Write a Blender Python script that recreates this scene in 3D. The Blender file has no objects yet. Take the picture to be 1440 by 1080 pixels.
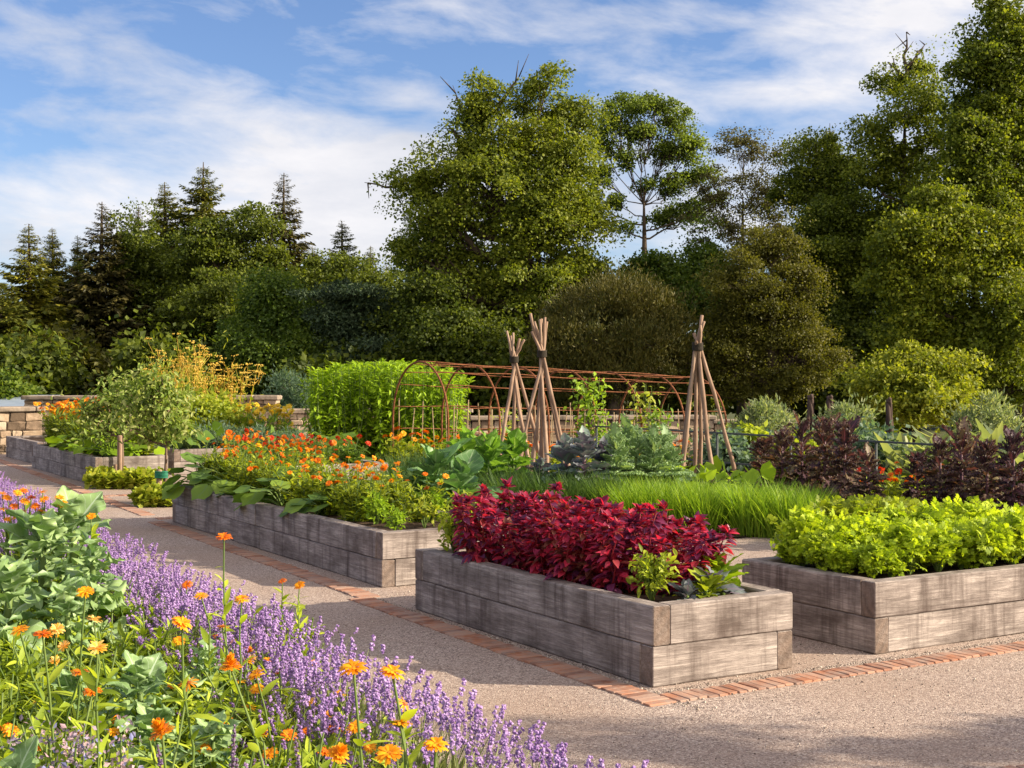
import bpy, math
import numpy as np
from mathutils import Vector, Matrix
rng = np.random.default_rng(11)
R_ = math.radians
scn = bpy.context.scene
COL = scn.collection

# ------------------------------------------------------------------ camera and site frame
F, CX, HY, EYE = 1900.0, 720.0, 532.0, 1.52      # focal length and horizon of the photograph (1440 px wide)
TH = R_(30.5)
UX = np.array([-math.sin(TH), math.cos(TH)])     # along the long beds, away from the camera
VX = np.array([math.cos(TH), math.sin(TH)])      # across the beds

def gp(u, v):
    p = u * UX + v * VX
    return float(p[0]), float(p[1])
def uv_of(x, y):
    return -math.sin(TH) * x + math.cos(TH) * y, math.cos(TH) * x + math.sin(TH) * y
def P(px, py, z=0.0):
    Y = F * (EYE - z) / (py - HY)
    return (px - CX) / F * Y, Y
def X_at(px, Y):
    return (px - CX) / F * Y
def Z_at(py, Y):
    return EYE - (py - HY) * Y / F
def ground_z(x, y):
    """the garden falls away gently towards the back right"""
    u, v = uv_of(x, y)
    a = max(0.0, v - 8.5); b = min(1.0, max(0.0, (y - 9.0) / 6.0))
    return -0.05 * min(a, 16.0) * b

cam = bpy.data.cameras.new("camera")
co = bpy.data.objects.new("camera", cam); COL.objects.link(co)
co.location = (0, 0, EYE); co.rotation_euler = (R_(90), 0, 0)
cam.sensor_width = 36; cam.lens = 36 * F / 1440; cam.shift_y = -8 / 1440
cam.clip_start = 0.05; cam.clip_end = 3000
scn.camera = co

# ------------------------------------------------------------------ mesh building
def nrm(a):
    a = np.asarray(a, float)
    return a / np.maximum(np.linalg.norm(a, axis=-1, keepdims=True), 1e-9)
def frames(d, n):
    """rotation matrices whose Y axis is d and whose Z axis is as near n as can be"""
    y = nrm(d); x = nrm(np.cross(y, n)); z = np.cross(x, y)
    return np.stack([x, y, z], axis=-1)
def tmpl(v, q=(), t=(), uv=None):
    v = np.asarray(v, float)
    return dict(v=v, q=np.asarray(q, int).reshape(-1, 4), t=np.asarray(t, int).reshape(-1, 3),
                uv=np.asarray(uv, float) if uv is not None else np.zeros((len(v), 2)))
class MB:
    def __init__(s):
        s.v = []; s.uv = []; s.q = []; s.t = []; s.qm = []; s.tm = []; s.n = 0
    def inst(s, T, Rm, L, S=None, m=0):
        L = np.asarray(L, float).reshape(-1, 3); N = len(L)
        if N == 0: return
        V = T['v'][None]
        if S is not None:
            S = np.asarray(S, float)
            if S.ndim == 1: S = S[:, None]
            V = V * (S[:, None, :])
        W = np.einsum('nij,nkj->nki', Rm, np.broadcast_to(V, (N,) + T['v'].shape)) + L[:, None]
        k = len(T['v']); off = s.n + np.arange(N)[:, None, None] * k
        s.v.append(W.reshape(-1, 3)); s.uv.append(np.tile(T['uv'], (N, 1)))
        if len(T['q']): s.q.append((T['q'][None] + off).reshape(-1, 4)); s.qm.append(np.full(N * len(T['q']), m))
        if len(T['t']): s.t.append((T['t'][None] + off).reshape(-1, 3)); s.tm.append(np.full(N * len(T['t']), m))
        s.n += N * k
    def one(s, T, M=None, m=0):
        s.inst(T if M is None else dict(T, v=np.array([(M @ Vector(p))[:] for p in T['v']])), np.eye(3)[None], [[0, 0, 0]], None, m)
    def tube(s, pts, rad, sides=6, m=0, cap=True):
        pts = np.asarray(pts, float); n = len(pts)
        rad = np.broadcast_to(np.asarray(rad, float), (n,))
        tg = np.gradient(pts, axis=0); tg = nrm(tg)
        ref = np.array([0.0, 0, 1]) if abs(tg[0][2]) < .9 else np.array([1.0, 0, 0])
        a = nrm(np.cross(tg, ref)); b = np.cross(tg, a)
        an = np.linspace(0, 2 * math.pi, sides, endpoint=False)
        ring = pts[:, None] + rad[:, None, None] * (np.cos(an)[None, :, None] * a[:, None] + np.sin(an)[None, :, None] * b[:, None])
        v = ring.reshape(-1, 3)
        i = np.arange(n - 1)[:, None] * sides; j = np.arange(sides)[None]; j2 = (j + 1) % sides
        q = np.stack([i + j, i + j2, i + sides + j2, i + sides + j], -1).reshape(-1, 4)
        uv = np.stack([np.tile(an / 6.283, n), np.repeat(np.linspace(0, 1, n), sides)], -1)
        t = []
        if cap:
            v = np.vstack([v, pts[:1], pts[-1:]]); uv = np.vstack([uv, [[0, 0], [0, 1]]])
            c0, c1 = n * sides, n * sides + 1
            for k in range(sides):
                t.append((c0, (k + 1) % sides, k)); t.append((c1, (n - 1) * sides + k, (n - 1) * sides + (k + 1) % sides))
        s.one(tmpl(v, q, t, uv), m=m)
    def mesh(s, name, mats, smooth=True):
        me = bpy.data.meshes.new(name)
        if s.n == 0: return me
        v = np.concatenate(s.v); uv = np.concatenate(s.uv)
        q = np.concatenate(s.q) if s.q else np.zeros((0, 4), int); t = np.concatenate(s.t) if s.t else np.zeros((0, 3), int)
        qm = np.concatenate(s.qm) if s.qm else np.zeros(0, int); tm = np.concatenate(s.tm) if s.tm else np.zeros(0, int)
        loops = np.concatenate([q.ravel(), t.ravel()]).astype(np.int32)
        tot = np.concatenate([np.full(len(q), 4), np.full(len(t), 3)]).astype(np.int32)
        st = np.concatenate([[0], np.cumsum(tot)[:-1]]).astype(np.int32)
        me.vertices.add(len(v)); me.vertices.foreach_set('co', v.ravel().astype(np.float32))
        me.loops.add(len(loops)); me.loops.foreach_set('vertex_index', loops)
        me.polygons.add(len(tot)); me.polygons.foreach_set('loop_start', st); me.polygons.foreach_set('loop_total', tot)
        me.polygons.foreach_set('material_index', np.concatenate([qm, tm]).astype(np.int32))
        me.update(calc_edges=True)
        ul = me.uv_layers.new(name='UVMap'); ul.data.foreach_set('uv', uv[loops].ravel().astype(np.float32))
        me.polygons.foreach_set('use_smooth', np.full(len(tot), bool(smooth)))
        for m in (mats if isinstance(mats, (list, tuple)) else [mats]): me.materials.append(m)
        me.update()
        return me

# ------------------------------------------------------------------ object tree
def tag(o, label=None, cat=None, group=None, kind=None):
    if label: o['label'] = label
    if cat: o['category'] = cat
    if group: o['group'] = group
    if kind: o['kind'] = kind
    return o
def link(name, me, parent=None, loc=(0, 0, 0), rot=None):
    o = bpy.data.objects.new(name, me); COL.objects.link(o)
    o.location = loc
    if rot is not None: o.rotation_euler = rot
    if parent is not None: o.parent = parent
    return o
def thing(name, label, cat, loc=(0, 0, 0), rz=0.0, group=None):
    o = bpy.data.objects.new(name, None); COL.objects.link(o)
    o.location = loc; o.rotation_euler = (0, 0, rz); o.empty_display_size = .1
    return tag(o, label, cat, group)
def part(name, mb, mats, parent, smooth=True, loc=(0, 0, 0), rot=None):
    return link(name, mb.mesh(name, mats, smooth) if isinstance(mb, MB) else mb, parent, loc, rot)
def copy_tree(o, parent=None):
    c = o.copy(); COL.objects.link(c)
    if parent is not None: c.parent = parent
    for ch in list(o.children): copy_tree(ch, c)
    return c
class Kind:
    """a plant built in a few variants; every placing is a thing with its own parts"""
    def __init__(s, makers): s.protos = makers; s.used = [False] * len(makers); s.k = 0
    def put(s, loc, rz, sc, label=None, group=None, which=None):
        i = s.k % len(s.protos) if which is None else which; s.k += 1
        if not s.used[i]: o = s.protos[i]; s.used[i] = True
        else: o = copy_tree(s.protos[i])
        o.location = loc; o.rotation_euler = (0, 0, rz); o.scale = (sc, sc, sc) if np.isscalar(sc) else sc
        if label: o['label'] = label
        if group: o['group'] = group
        return o

# ------------------------------------------------------------------ materials
def new_mat(name):
    m = bpy.data.materials.new(name); m.use_nodes = True
    nt = m.node_tree; nt.nodes.clear()
    out = nt.nodes.new('ShaderNodeOutputMaterial')
    return m, nt, out
def N(nt, typ, **kw):
    n = nt.nodes.new(typ)
    for k, v in kw.items():
        if k.startswith('i_'): n.inputs[k[2:].replace('_', ' ')].default_value = v
        else: setattr(n, k, v)
    return n
def ramp(nt, stops, fac=None, interp='LINEAR'):
    r = nt.nodes.new('ShaderNodeValToRGB'); cr = r.color_ramp; cr.interpolation = interp
    while len(cr.elements) < len(stops): cr.elements.new(.5)
    for e, (p, c) in zip(cr.elements, stops):
        e.position = p; e.color = (c[0], c[1], c[2], 1) if hasattr(c, '__len__') else (c, c, c, 1)
    if fac is not None: nt.links.new(fac, r.inputs[0])
    return r
def mix(nt, fac, a, b, blend='MIX'):
    n = nt.nodes.new('ShaderNodeMix'); n.data_type = 'RGBA'; n.blend_type = blend
    for s, val in ((0, fac), (6, a), (7, b)):
        if isinstance(val, bpy.types.NodeSocket): nt.links.new(val, n.inputs[s])
        elif s == 0: n.inputs[0].default_value = val
        else: n.inputs[s].default_value = (val[0], val[1], val[2], 1)
    return n.outputs[2]
def math_(nt, op, a, b=0.0, c=None):
    n = nt.nodes.new('ShaderNodeMath'); n.operation = op
    for i, val in enumerate((a, b, c)):
        if val is None: continue
        if isinstance(val, bpy.types.NodeSocket): nt.links.new(val, n.inputs[i])
        else: n.inputs[i].default_value = val
    return n.outputs[0]
def leaf_mat(name, cols, trans=.46, rough=.55, spec=.3, veins=None, tcol=(1.25, 1.25, .5), clump=.5, cscale=.7):
    """leaf colour varies leaf by leaf and in loose clumps; light passes through the blade"""
    m, nt, out = new_mat(name)
    geo = N(nt, 'ShaderNodeNewGeometry')
    tc = N(nt, 'ShaderNodeTexCoord')
    no = N(nt, 'ShaderNodeTexNoise', i_Scale=cscale, i_Detail=2.0); nt.links.new(tc.outputs['Object'], no.inputs['Vector'])
    f = math_(nt, 'MULTIPLY_ADD', math_(nt, 'SUBTRACT', no.outputs[0], .5), clump * 2.4, geo.outputs['Random Per Island'])
    oi = N(nt, 'ShaderNodeObjectInfo'); f = math_(nt, 'MULTIPLY_ADD', math_(nt, 'SUBTRACT', oi.outputs['Random'], .5), .45, f)
    n = len(cols)
    r = ramp(nt, [((i + .5) / n, c) for i, c in enumerate(cols)], f)
    c = r.outputs[0]
    if veins is not None:
        uvn = N(nt, 'ShaderNodeSeparateXYZ'); nt.links.new(tc.outputs['UV'], uvn.inputs[0])
        s = math_(nt, 'ABSOLUTE', math_(nt, 'SUBTRACT', uvn.outputs[0], .5))
        mid = math_(nt, 'LESS_THAN', s, math_(nt, 'MULTIPLY_ADD', uvn.outputs[1], -.035, .05))
        fr = math_(nt, 'FRACT', math_(nt, 'SUBTRACT', math_(nt, 'MULTIPLY', uvn.outputs[1], 6.0), math_(nt, 'MULTIPLY', s, 5.0)))
        side = math_(nt, 'MULTIPLY', math_(nt, 'LESS_THAN', fr, .1), .5)
        c = mix(nt, math_(nt, 'MAXIMUM', mid, side), c, veins)
    pr = N(nt, 'ShaderNodeBsdfPrincipled', i_Roughness=rough); pr.inputs['Specular IOR Level'].default_value = spec
    nt.links.new(c, pr.inputs['Base Color'])
    if trans > 0:
        tr = N(nt, 'ShaderNodeBsdfTranslucent')
        nt.links.new(mix(nt, 1.0, c, tcol, 'MULTIPLY'), tr.inputs[0])
        mx = N(nt, 'ShaderNodeMixShader', i_Fac=trans)
        nt.links.new(pr.outputs[0], mx.inputs[1]); nt.links.new(tr.outputs[0], mx.inputs[2])
        nt.links.new(mx.outputs[0], out.inputs[0])
    else: nt.links.new(pr.outputs[0], out.inputs[0])
    return m
def plain_mat(name, cols, scale=6.0, stretch=(1, 1, 1), rough=.8, bump=.0, coord='Object', spec=.2, metal=0.0, bdist=.01):
    m, nt, out = new_mat(name)
    tc = N(nt, 'ShaderNodeTexCoord'); mp = N(nt, 'ShaderNodeMapping'); mp.inputs['Scale'].default_value = stretch
    nt.links.new(tc.outputs[coord], mp.inputs[0])
    no = N(nt, 'ShaderNodeTexNoise', i_Scale=scale, i_Detail=6.0, i_Roughness=.65); nt.links.new(mp.outputs[0], no.inputs['Vector'])
    n = len(cols)
    r = ramp(nt, [(.28 + .44 * i / max(1, n - 1), c) for i, c in enumerate(cols)], no.outputs[0])
    pr = N(nt, 'ShaderNodeBsdfPrincipled', i_Roughness=rough, i_Metallic=metal); pr.inputs['Specular IOR Level'].default_value = spec
    nt.links.new(r.outputs[0], pr.inputs['Base Color'])
    if bump:
        b = N(nt, 'ShaderNodeBump', i_Strength=bump, i_Distance=bdist); nt.links.new(no.outputs[0], b.inputs['Height']); nt.links.new(b.outputs[0], pr.inputs['Normal'])
    nt.links.new(pr.outputs[0], out.inputs[0])
    return m

M = {}
def build_materials():
    # ---- weathered oak sleepers: grain along local X, stains and vertical weather streaks of their own shape
    m, nt, out = new_mat('weathered oak'); M['oak'] = m
    tc = N(nt, 'ShaderNodeTexCoord'); oi = N(nt, 'ShaderNodeObjectInfo')
    off = N(nt, 'ShaderNodeVectorMath', operation='MULTIPLY_ADD')
    cmb = N(nt, 'ShaderNodeCombineXYZ'); nt.links.new(oi.outputs['Random'], cmb.inputs[0]); nt.links.new(oi.outputs['Random'], cmb.inputs[1]); nt.links.new(oi.outputs['Random'], cmb.inputs[2])
    nt.links.new(cmb.outputs[0], off.inputs[0]); off.inputs[1].default_value = (37, 53, 71); nt.links.new(tc.outputs['Object'], off.inputs[2])
    def noise(scale, st, det=6, rgh=.6, dist=0.0):
        mp = N(nt, 'ShaderNodeMapping'); mp.inputs['Scale'].default_value = st; nt.links.new(off.outputs[0], mp.inputs[0])
        n = N(nt, 'ShaderNodeTexNoise', i_Scale=scale, i_Detail=float(det), i_Roughness=rgh, i_Distortion=dist); nt.links.new(mp.outputs[0], n.inputs['Vector']); return n.outputs[0]
    grain = noise(9, (.35, 5, 7), 8, .7, .6)
    blot = noise(3.2, (.8, 1.2, 1.6), 5, .65)
    streak = noise(3.4, (2.2, 2.2, .16), 6, .72)
    fine = noise(60, (.25, 2, 2), 3, .6)
    c = ramp(nt, [(.3, (.175, .146, .138)), (.5, (.31, .265, .25)), (.72, (.52, .46, .43))], grain).outputs[0]
    c = mix(nt, ramp(nt, [(.3, .9), (.58, 0)], blot).outputs[0], c, (.085, .064, .058))
    c2 = mix(nt, ramp(nt, [(.5, 0), (.68, .85)], streak).outputs[0], c, (.075, .055, .05))
    c = mix(nt, ramp(nt, [(.35, .3), (.5, 0)], fine).outputs[0], c2, (.09, .075, .07))
    # end grain
    sp = N(nt, 'ShaderNodeSeparateXYZ'); nt.links.new(tc.outputs['Normal'], sp.inputs[0])
    endf = math_(nt, 'GREATER_THAN', math_(nt, 'ABSOLUTE', sp.outputs[0]), .75)
    wv = N(nt, 'ShaderNodeTexWave', wave_type='RINGS', rings_direction='X', i_Scale=5.0, i_Distortion=9.0, i_Detail=4.0); nt.links.new(off.outputs[0], wv.inputs['Vector'])
    ec = mix(nt, blot, ramp(nt, [(.1, (.08, .052, .038)), (.9, (.2, .135, .1))], wv.outputs[0]).outputs[0], (.11, .07, .05))
    c = mix(nt, endf, c, mix(nt, .4, ec, c))
    pr = N(nt, 'ShaderNodeBsdfPrincipled', i_Roughness=.85); pr.inputs['Specular IOR Level'].default_value = .15
    nt.links.new(c, pr.inputs['Base Color'])
    b = N(nt, 'ShaderNodeBump', i_Strength=.55, i_Distance=.012); nt.links.new(grain, b.inputs['Height'])
    b2 = N(nt, 'ShaderNodeBump', i_Strength=.35, i_Distance=.004); nt.links.new(fine, b2.inputs['Height']); nt.links.new(b.outputs[0], b2.inputs['Normal'])
    nt.links.new(b2.outputs[0], pr.inputs['Normal']); nt.links.new(pr.outputs[0], out.inputs[0])
    # ---- gravel
    m, nt, out = new_mat('fine gravel'); M['gravel'] = m
    tc = N(nt, 'ShaderNodeTexCoord')
    vo = N(nt, 'ShaderNodeTexVoronoi', i_Scale=150.0, i_Randomness=1.0); nt.links.new(tc.outputs['Object'], vo.inputs['Vector'])
    vo2 = N(nt, 'ShaderNodeTexVoronoi', i_Scale=38.0); nt.links.new(tc.outputs['Object'], vo2.inputs['Vector'])
    sep = N(nt, 'ShaderNodeSeparateColor'); nt.links.new(vo.outputs['Color'], sep.inputs[0])
    c = ramp(nt, [(.0, (.1, .078, .074)), (.3, (.265, .205, .185)), (.65, (.37, .29, .258)), (1, (.6, .51, .45))], sep.outputs[0]).outputs[0]
    big = N(nt, 'ShaderNodeTexNoise', i_Scale=.9, i_Detail=5.0); nt.links.new(tc.outputs['Object'], big.inputs['Vector'])
    c = mix(nt, ramp(nt, [(.35, .45), (.65, 0)], big.outputs[0]).outputs[0], c, (.3, .21, .16))
    c = mix(nt, ramp(nt, [(.0, .0), (.6, .0), (1, .3)], vo2.outputs['Distance']).outputs[0], c, (.13, .1, .08))
    pr = N(nt, 'ShaderNodeBsdfPrincipled', i_Roughness=.9); pr.inputs['Specular IOR Level'].default_value = .15
    nt.links.new(c, pr.inputs['Base Color'])
    b = N(nt, 'ShaderNodeBump', i_Strength=.7, i_Distance=.004, invert=True); nt.links.new(vo.outputs['Distance'], b.inputs['Height'])
    b2 = N(nt, 'ShaderNodeBump', i_Strength=.6, i_Distance=.03); nt.links.new(big.outputs[0], b2.inputs['Height']); nt.links.new(b2.outputs[0], b.inputs['Normal'])
    nt.links.new(b.outputs[0], pr.inputs['Normal']); nt.links.new(pr.outputs[0], out.inputs[0])
    # ---- brick, stone: colour by piece
    def pieces(key, cols, nscale, bump, bd, rough=.85, dust=False):
        m, nt, out = new_mat(key); M[key] = m
        geo = N(nt, 'ShaderNodeNewGeometry'); tc = N(nt, 'ShaderNodeTexCoord')
        no = N(nt, 'ShaderNodeTexNoise', i_Scale=nscale, i_Detail=7.0, i_Roughness=.7); nt.links.new(tc.outputs['Object'], no.inputs['Vector'])
        f = math_(nt, 'MULTIPLY_ADD', math_(nt, 'SUBTRACT', no.outputs[0], .5), 1.3, geo.outputs['Random Per Island'])
        r = ramp(nt, [((i + .5) / len(cols), c) for i, c in enumerate(cols)], f)
        pr = N(nt, 'ShaderNodeBsdfPrincipled', i_Roughness=rough); pr.inputs['Specular IOR Level'].default_value = .2
        col = r.outputs[0]
        if dust:
            n2 = N(nt, 'ShaderNodeTexNoise', i_Scale=7.0, i_Detail=6.0, i_Roughness=.75); nt.links.new(tc.outputs['Object'], n2.inputs['Vector'])
            col = mix(nt, ramp(nt, [(.4, 0), (.64, .8)], n2.outputs[0]).outputs[0], col, (.3, .235, .205))
        nt.links.new(col, pr.inputs['Base Color'])
        b = N(nt, 'ShaderNodeBump', i_Strength=bump, i_Distance=bd); nt.links.new(no.outputs[0], b.inputs['Height']); nt.links.new(b.outputs[0], pr.inputs['Normal'])
        nt.links.new(pr.outputs[0], out.inputs[0])
    pieces('brick', [(.2, .085, .055), (.31, .135, .08), (.37, .175, .11), (.38, .22, .16)], 9, .7, .008, dust=True)
    pieces('stone', [(.12, .085, .06), (.24, .17, .12), (.34, .25, .175), (.42, .33, .25)], 5, .8, .03)
    pieces('pebble', [(.12, .095, .085), (.26, .21, .18), (.38, .32, .28), (.5, .44, .39)], 20, .2, .002)
    M['coping'] = plain_mat('stone coping', [(.09, .075, .06), (.24, .19, .15), (.36, .3, .25)], 5, rough=.9, bump=.5, bdist=.02)
    M['mortar'] = plain_mat('lime mortar', [(.1, .08, .06), (.2, .16, .12)], 12, rough=.95, bump=.4)
    M['soil'] = plain_mat('dark soil', [(.018, .011, .007), (.055, .034, .022), (.1, .066, .045)], 16, rough=1, bump=1.0, bdist=.03)
    M['grass_soil'] = plain_mat('rough ground', [(.03, .035, .012), (.06, .075, .02), (.1, .08, .045)], 3, rough=1, bump=.8, bdist=.05)
    M['rust'] = plain_mat('rusted steel', [(.07, .026, .014), (.17, .06, .026), (.27, .12, .06)], 30, rough=.85, bump=.3, bdist=.002)
    M['rail'] = plain_mat('dark painted steel', [(.045, .055, .055), (.075, .085, .085)], 20, rough=.5)
    M['pole'] = plain_mat('hazel pole bark', [(.11, .065, .045), (.25, .165, .12), (.4, .29, .22)], 9, (1, 1, .25), rough=.85, bump=.5, bdist=.004)
    M['dpole'] = plain_mat('dark old pole bark', [(.04, .026, .022), (.09, .06, .05)], 9, (1, 1, .25), rough=.85)
    M['cane'] = plain_mat('dry cane', [(.2, .14, .08), (.34, .25, .15)], 12, rough=.8)
    M['twine'] = plain_mat('dark twine', [(.02, .016, .012), (.05, .04, .03)], 60, rough=.9)
    M['bark'] = plain_mat('tree bark', [(.028, .02, .014), (.07, .052, .038), (.12, .09, .066)], 5, (1, 1, .35), rough=.95, bump=.9, bdist=.04)
    M['sbark'] = plain_mat('young bark', [(.08, .05, .035), (.2, .14, .1)], 14, (1, 1, .4), rough=.85, bump=.4, bdist=.005)
    M['green_tie'] = plain_mat('green tree tie', [(.02, .13, .08), (.03, .19, .12)], 30, rough=.5)
    M['roof'] = plain_mat('blue grey roof sheet', [(.2, .25, .33), (.28, .33, .41)], 3, rough=.45)
    M['stem'] = leaf_mat('green stem', [(.09, .15, .03), (.14, .2, .05)], trans=.1)
    M['rstem'] = leaf_mat('crimson stem', [(.2, .012, .02), (.3, .03, .04)], trans=.1)
    M['pstem'] = leaf_mat('purple stem', [(.1, .04, .07), (.16, .08, .1)], trans=.05)
    # ---- foliage
    L = lambda k, cols, **kw: M.__setitem__(k, leaf_mat(k, cols, **kw))
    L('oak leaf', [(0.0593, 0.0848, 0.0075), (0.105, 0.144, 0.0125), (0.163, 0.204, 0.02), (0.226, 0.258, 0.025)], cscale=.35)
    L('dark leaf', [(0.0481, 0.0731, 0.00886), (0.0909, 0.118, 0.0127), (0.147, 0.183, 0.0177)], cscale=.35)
    L('mid leaf', [(0.06, 0.105, 0.0125), (0.105, 0.161, 0.0175), (0.165, 0.224, 0.025)], cscale=.35)
    L('ash leaf', [(0.0825, 0.119, 0.0175), (0.143, 0.196, 0.025), (0.21, 0.28, 0.0375)], cscale=.5)
    L('lime leaf', [(0.11, 0.146, 0.0119), (0.189, 0.226, 0.0178), (0.299, 0.319, 0.0257)], cscale=.4)
    L('olive leaf', [(0.0493, 0.0551, 0.00828), (0.0859, 0.0917, 0.0124), (0.139, 0.134, 0.0186)], cscale=.35)
    L('yew leaf', [(0.0394, 0.0469, 0.00621), (0.0696, 0.0716, 0.0103), (0.105, 0.0926, 0.0145)], trans=.2, cscale=.8)
    L('brown leaf', [(0.0653, 0.0585, 0.023), (0.111, 0.104, 0.0345), (0.144, 0.156, 0.046)], cscale=.6)
    L('spruce needle', [(0.0603, 0.0757, 0.0088), (0.112, 0.126, 0.0132), (0.216, 0.201, 0.0176)], trans=.15, cscale=.4)
    L('brown needle', [(0.0385, 0.0374, 0.012), (0.0735, 0.0648, 0.018), (0.105, 0.0893, 0.022)], trans=.15, cscale=.4)
    L('larch needle', [(.07, .1, .03), (.11, .14, .045), (.15, .18, .06)], trans=.2, cscale=.5)
    L('cedar needle', [(0.021, 0.0416, 0.018), (0.036, 0.0624, 0.026), (0.06, 0.091, 0.036)], trans=.15, cscale=.5)
    L('apple leaf', [(0.0825, 0.125, 0.0195), (0.149, 0.221, 0.0325), (0.248, 0.338, 0.065), (0.363, 0.397, 0.143)], cscale=2)
    L('amaranth leaf', [(0.114, 0.03, 0.0864), (0.189, 0.028, 0.0864), (0.341, 0.026, 0.0648), (0.53, 0.04, 0.092), (0.151, 0.05, 0.0324)], tcol=(1.9, .75, .7), trans=.35, rough=.4, spec=.4, clump=.3, cscale=3)
    L('parsley leaf', [(0.217, 0.317, 0.014), (0.342, 0.462, 0.022), (0.482, 0.594, 0.035)], tcol=(1.25, 1.2, .5), cscale=3, clump=.35)
    L('chive leaf', [(0.112, 0.206, 0.018), (0.207, 0.343, 0.028), (0.327, 0.453, 0.05)], cscale=3, clump=.3)
    L('shaded chive leaf', [(0.0425, 0.0907, 0.0255), (0.0721, 0.138, 0.0382), (0.111, 0.181, 0.051)], cscale=3, clump=.3)  # chives lying in shadow: the shade is put into the leaf colour
    L('bright leaf', [(0.152, 0.258, 0.014), (0.242, 0.38, 0.02), (0.349, 0.515, 0.03)], tcol=(1.25, 1.2, .5), cscale=1.5, clump=.4)
    L('herb leaf', [(0.155, 0.206, 0.018), (0.269, 0.333, 0.025), (0.414, 0.477, 0.04)], cscale=4, clump=.3)
    L('calendula leaf', [(0.204, 0.286, 0.024), (0.337, 0.43, 0.038), (0.505, 0.591, 0.06)], cscale=3, clump=.3)
    L('yellow green leaf', [(.2, .26, .02), (.32, .38, .03), (.42, .44, .06)], cscale=3, clump=.3)
    L('squash leaf', [(0.0743, 0.14, 0.022), (0.124, 0.216, 0.03), (0.183, 0.278, 0.035)], veins=(.14, .23, .07), trans=.35, cscale=2, clump=.3)
    L('brassica leaf', [(0.155, 0.25, 0.1), (0.217, 0.329, 0.13), (0.31, 0.429, 0.18)], veins=(.36, .46, .33), trans=.25, rough=.45, spec=.4, tcol=(1, 1.2, .4), cscale=2, clump=.25)
    L('cabbage leaf', [(0.091, 0.188, 0.066), (0.143, 0.263, 0.0935), (0.195, 0.338, 0.121)], veins=(.26, .36, .2), trans=.3, rough=.45, spec=.4, tcol=(1, 1.2, .4), cscale=2, clump=.25)
    L('green cabbage leaf', [(0.099, 0.21, 0.03), (0.143, 0.284, 0.04), (0.198, 0.357, 0.06)], veins=(.3, .42, .16), trans=.4, rough=.45, cscale=2, clump=.25)
    L('kale leaf', [(0.157, 0.253, 0.111), (0.23, 0.349, 0.159), (0.335, 0.466, 0.222)], veins=(.26, .33, .22), trans=.25, cscale=2, clump=.25)
    L('purple cabbage leaf', [(0.0975, 0.123, 0.137), (0.167, 0.19, 0.21), (0.214, 0.314, 0.252)], veins=(.25, .15, .25), trans=.2, tcol=(1.2, .8, .9), cscale=2, clump=.3)
    L('purple kale leaf', [(0.0449, 0.0276, 0.0385), (0.0792, 0.0454, 0.0578), (0.132, 0.0842, 0.0757), (0.172, 0.145, 0.0688)], veins=(.16, .07, .12), trans=.25, tcol=(1.6, .9, .6), cscale=1.5, clump=.4)
    L('silver leaf', [(0.163, 0.216, 0.11), (0.25, 0.3, 0.154), (0.375, 0.408, 0.22)], cscale=2, clump=.3)
    L('blue grey leaf', [(.08, .14, .1), (.12, .19, .13), (.17, .24, .17)], cscale=2, clump=.3)
    L('lavender leaf', [(0.12, 0.154, 0.06), (0.18, 0.209, 0.08), (0.24, 0.275, 0.11)], trans=.2, cscale=3, clump=.3)
    L('lavender bloom', [(0.249, 0.136, 0.37), (0.363, 0.22, 0.514), (0.479, 0.327, 0.627)], trans=.25, tcol=(1, .9, 1.1), cscale=4, clump=.3)
    L('salvia bloom', [(.1, .06, .15), (.17, .11, .22), (.24, .17, .28)], trans=.2, tcol=(1, .9, 1.1), cscale=4, clump=.3)
    L('borage bloom', [(0.243, 0.196, 0.285), (0.405, 0.253, 0.304), (0.486, 0.368, 0.38), (0.189, 0.196, 0.399)], trans=.2, tcol=(1, 1, 1), cscale=8, clump=.2)
    L('fennel bloom', [(.5, .32, .035), (.66, .44, .06), (.72, .55, .12)], trans=.3, tcol=(1, .9, .4), cscale=3, clump=.3)
    L('yellow petal', [(.72, .48, .02), (.82, .62, .06)], trans=.35, tcol=(1, .9, .4), cscale=3, clump=.3)
    L('orange petal', [(0.756, 0.25, 0.005), (0.861, 0.35, 0.008), (0.88, 0.45, 0.014)], trans=.35, tcol=(1, .8, .3), cscale=5, clump=.2)
    L('deep orange petal', [(0.693, 0.138, 0.004), (0.777, 0.196, 0.006), (0.84, 0.253, 0.008)], trans=.35, tcol=(1, .7, .3), cscale=5, clump=.2)
    L('pale orange petal', [(.84, .38, .03), (.88, .5, .07), (.9, .6, .2)], trans=.35, tcol=(1, .85, .4), cscale=5, clump=.2)
    L('red petal', [(.5, .03, .008), (.62, .06, .012)], trans=.3, tcol=(1, .7, .5), cscale=5, clump=.2)
    L('flower eye', [(.5, .16, .01), (.6, .26, .02)], trans=0, rough=.9, cscale=20)
    L('dark flower eye', [(.22, .05, .008), (.32, .1, .012)], trans=0, rough=.9, cscale=20)
    L('dry leaf', [(.3, .19, .07), (.4, .28, .11)], cscale=3)
build_materials()

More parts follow.
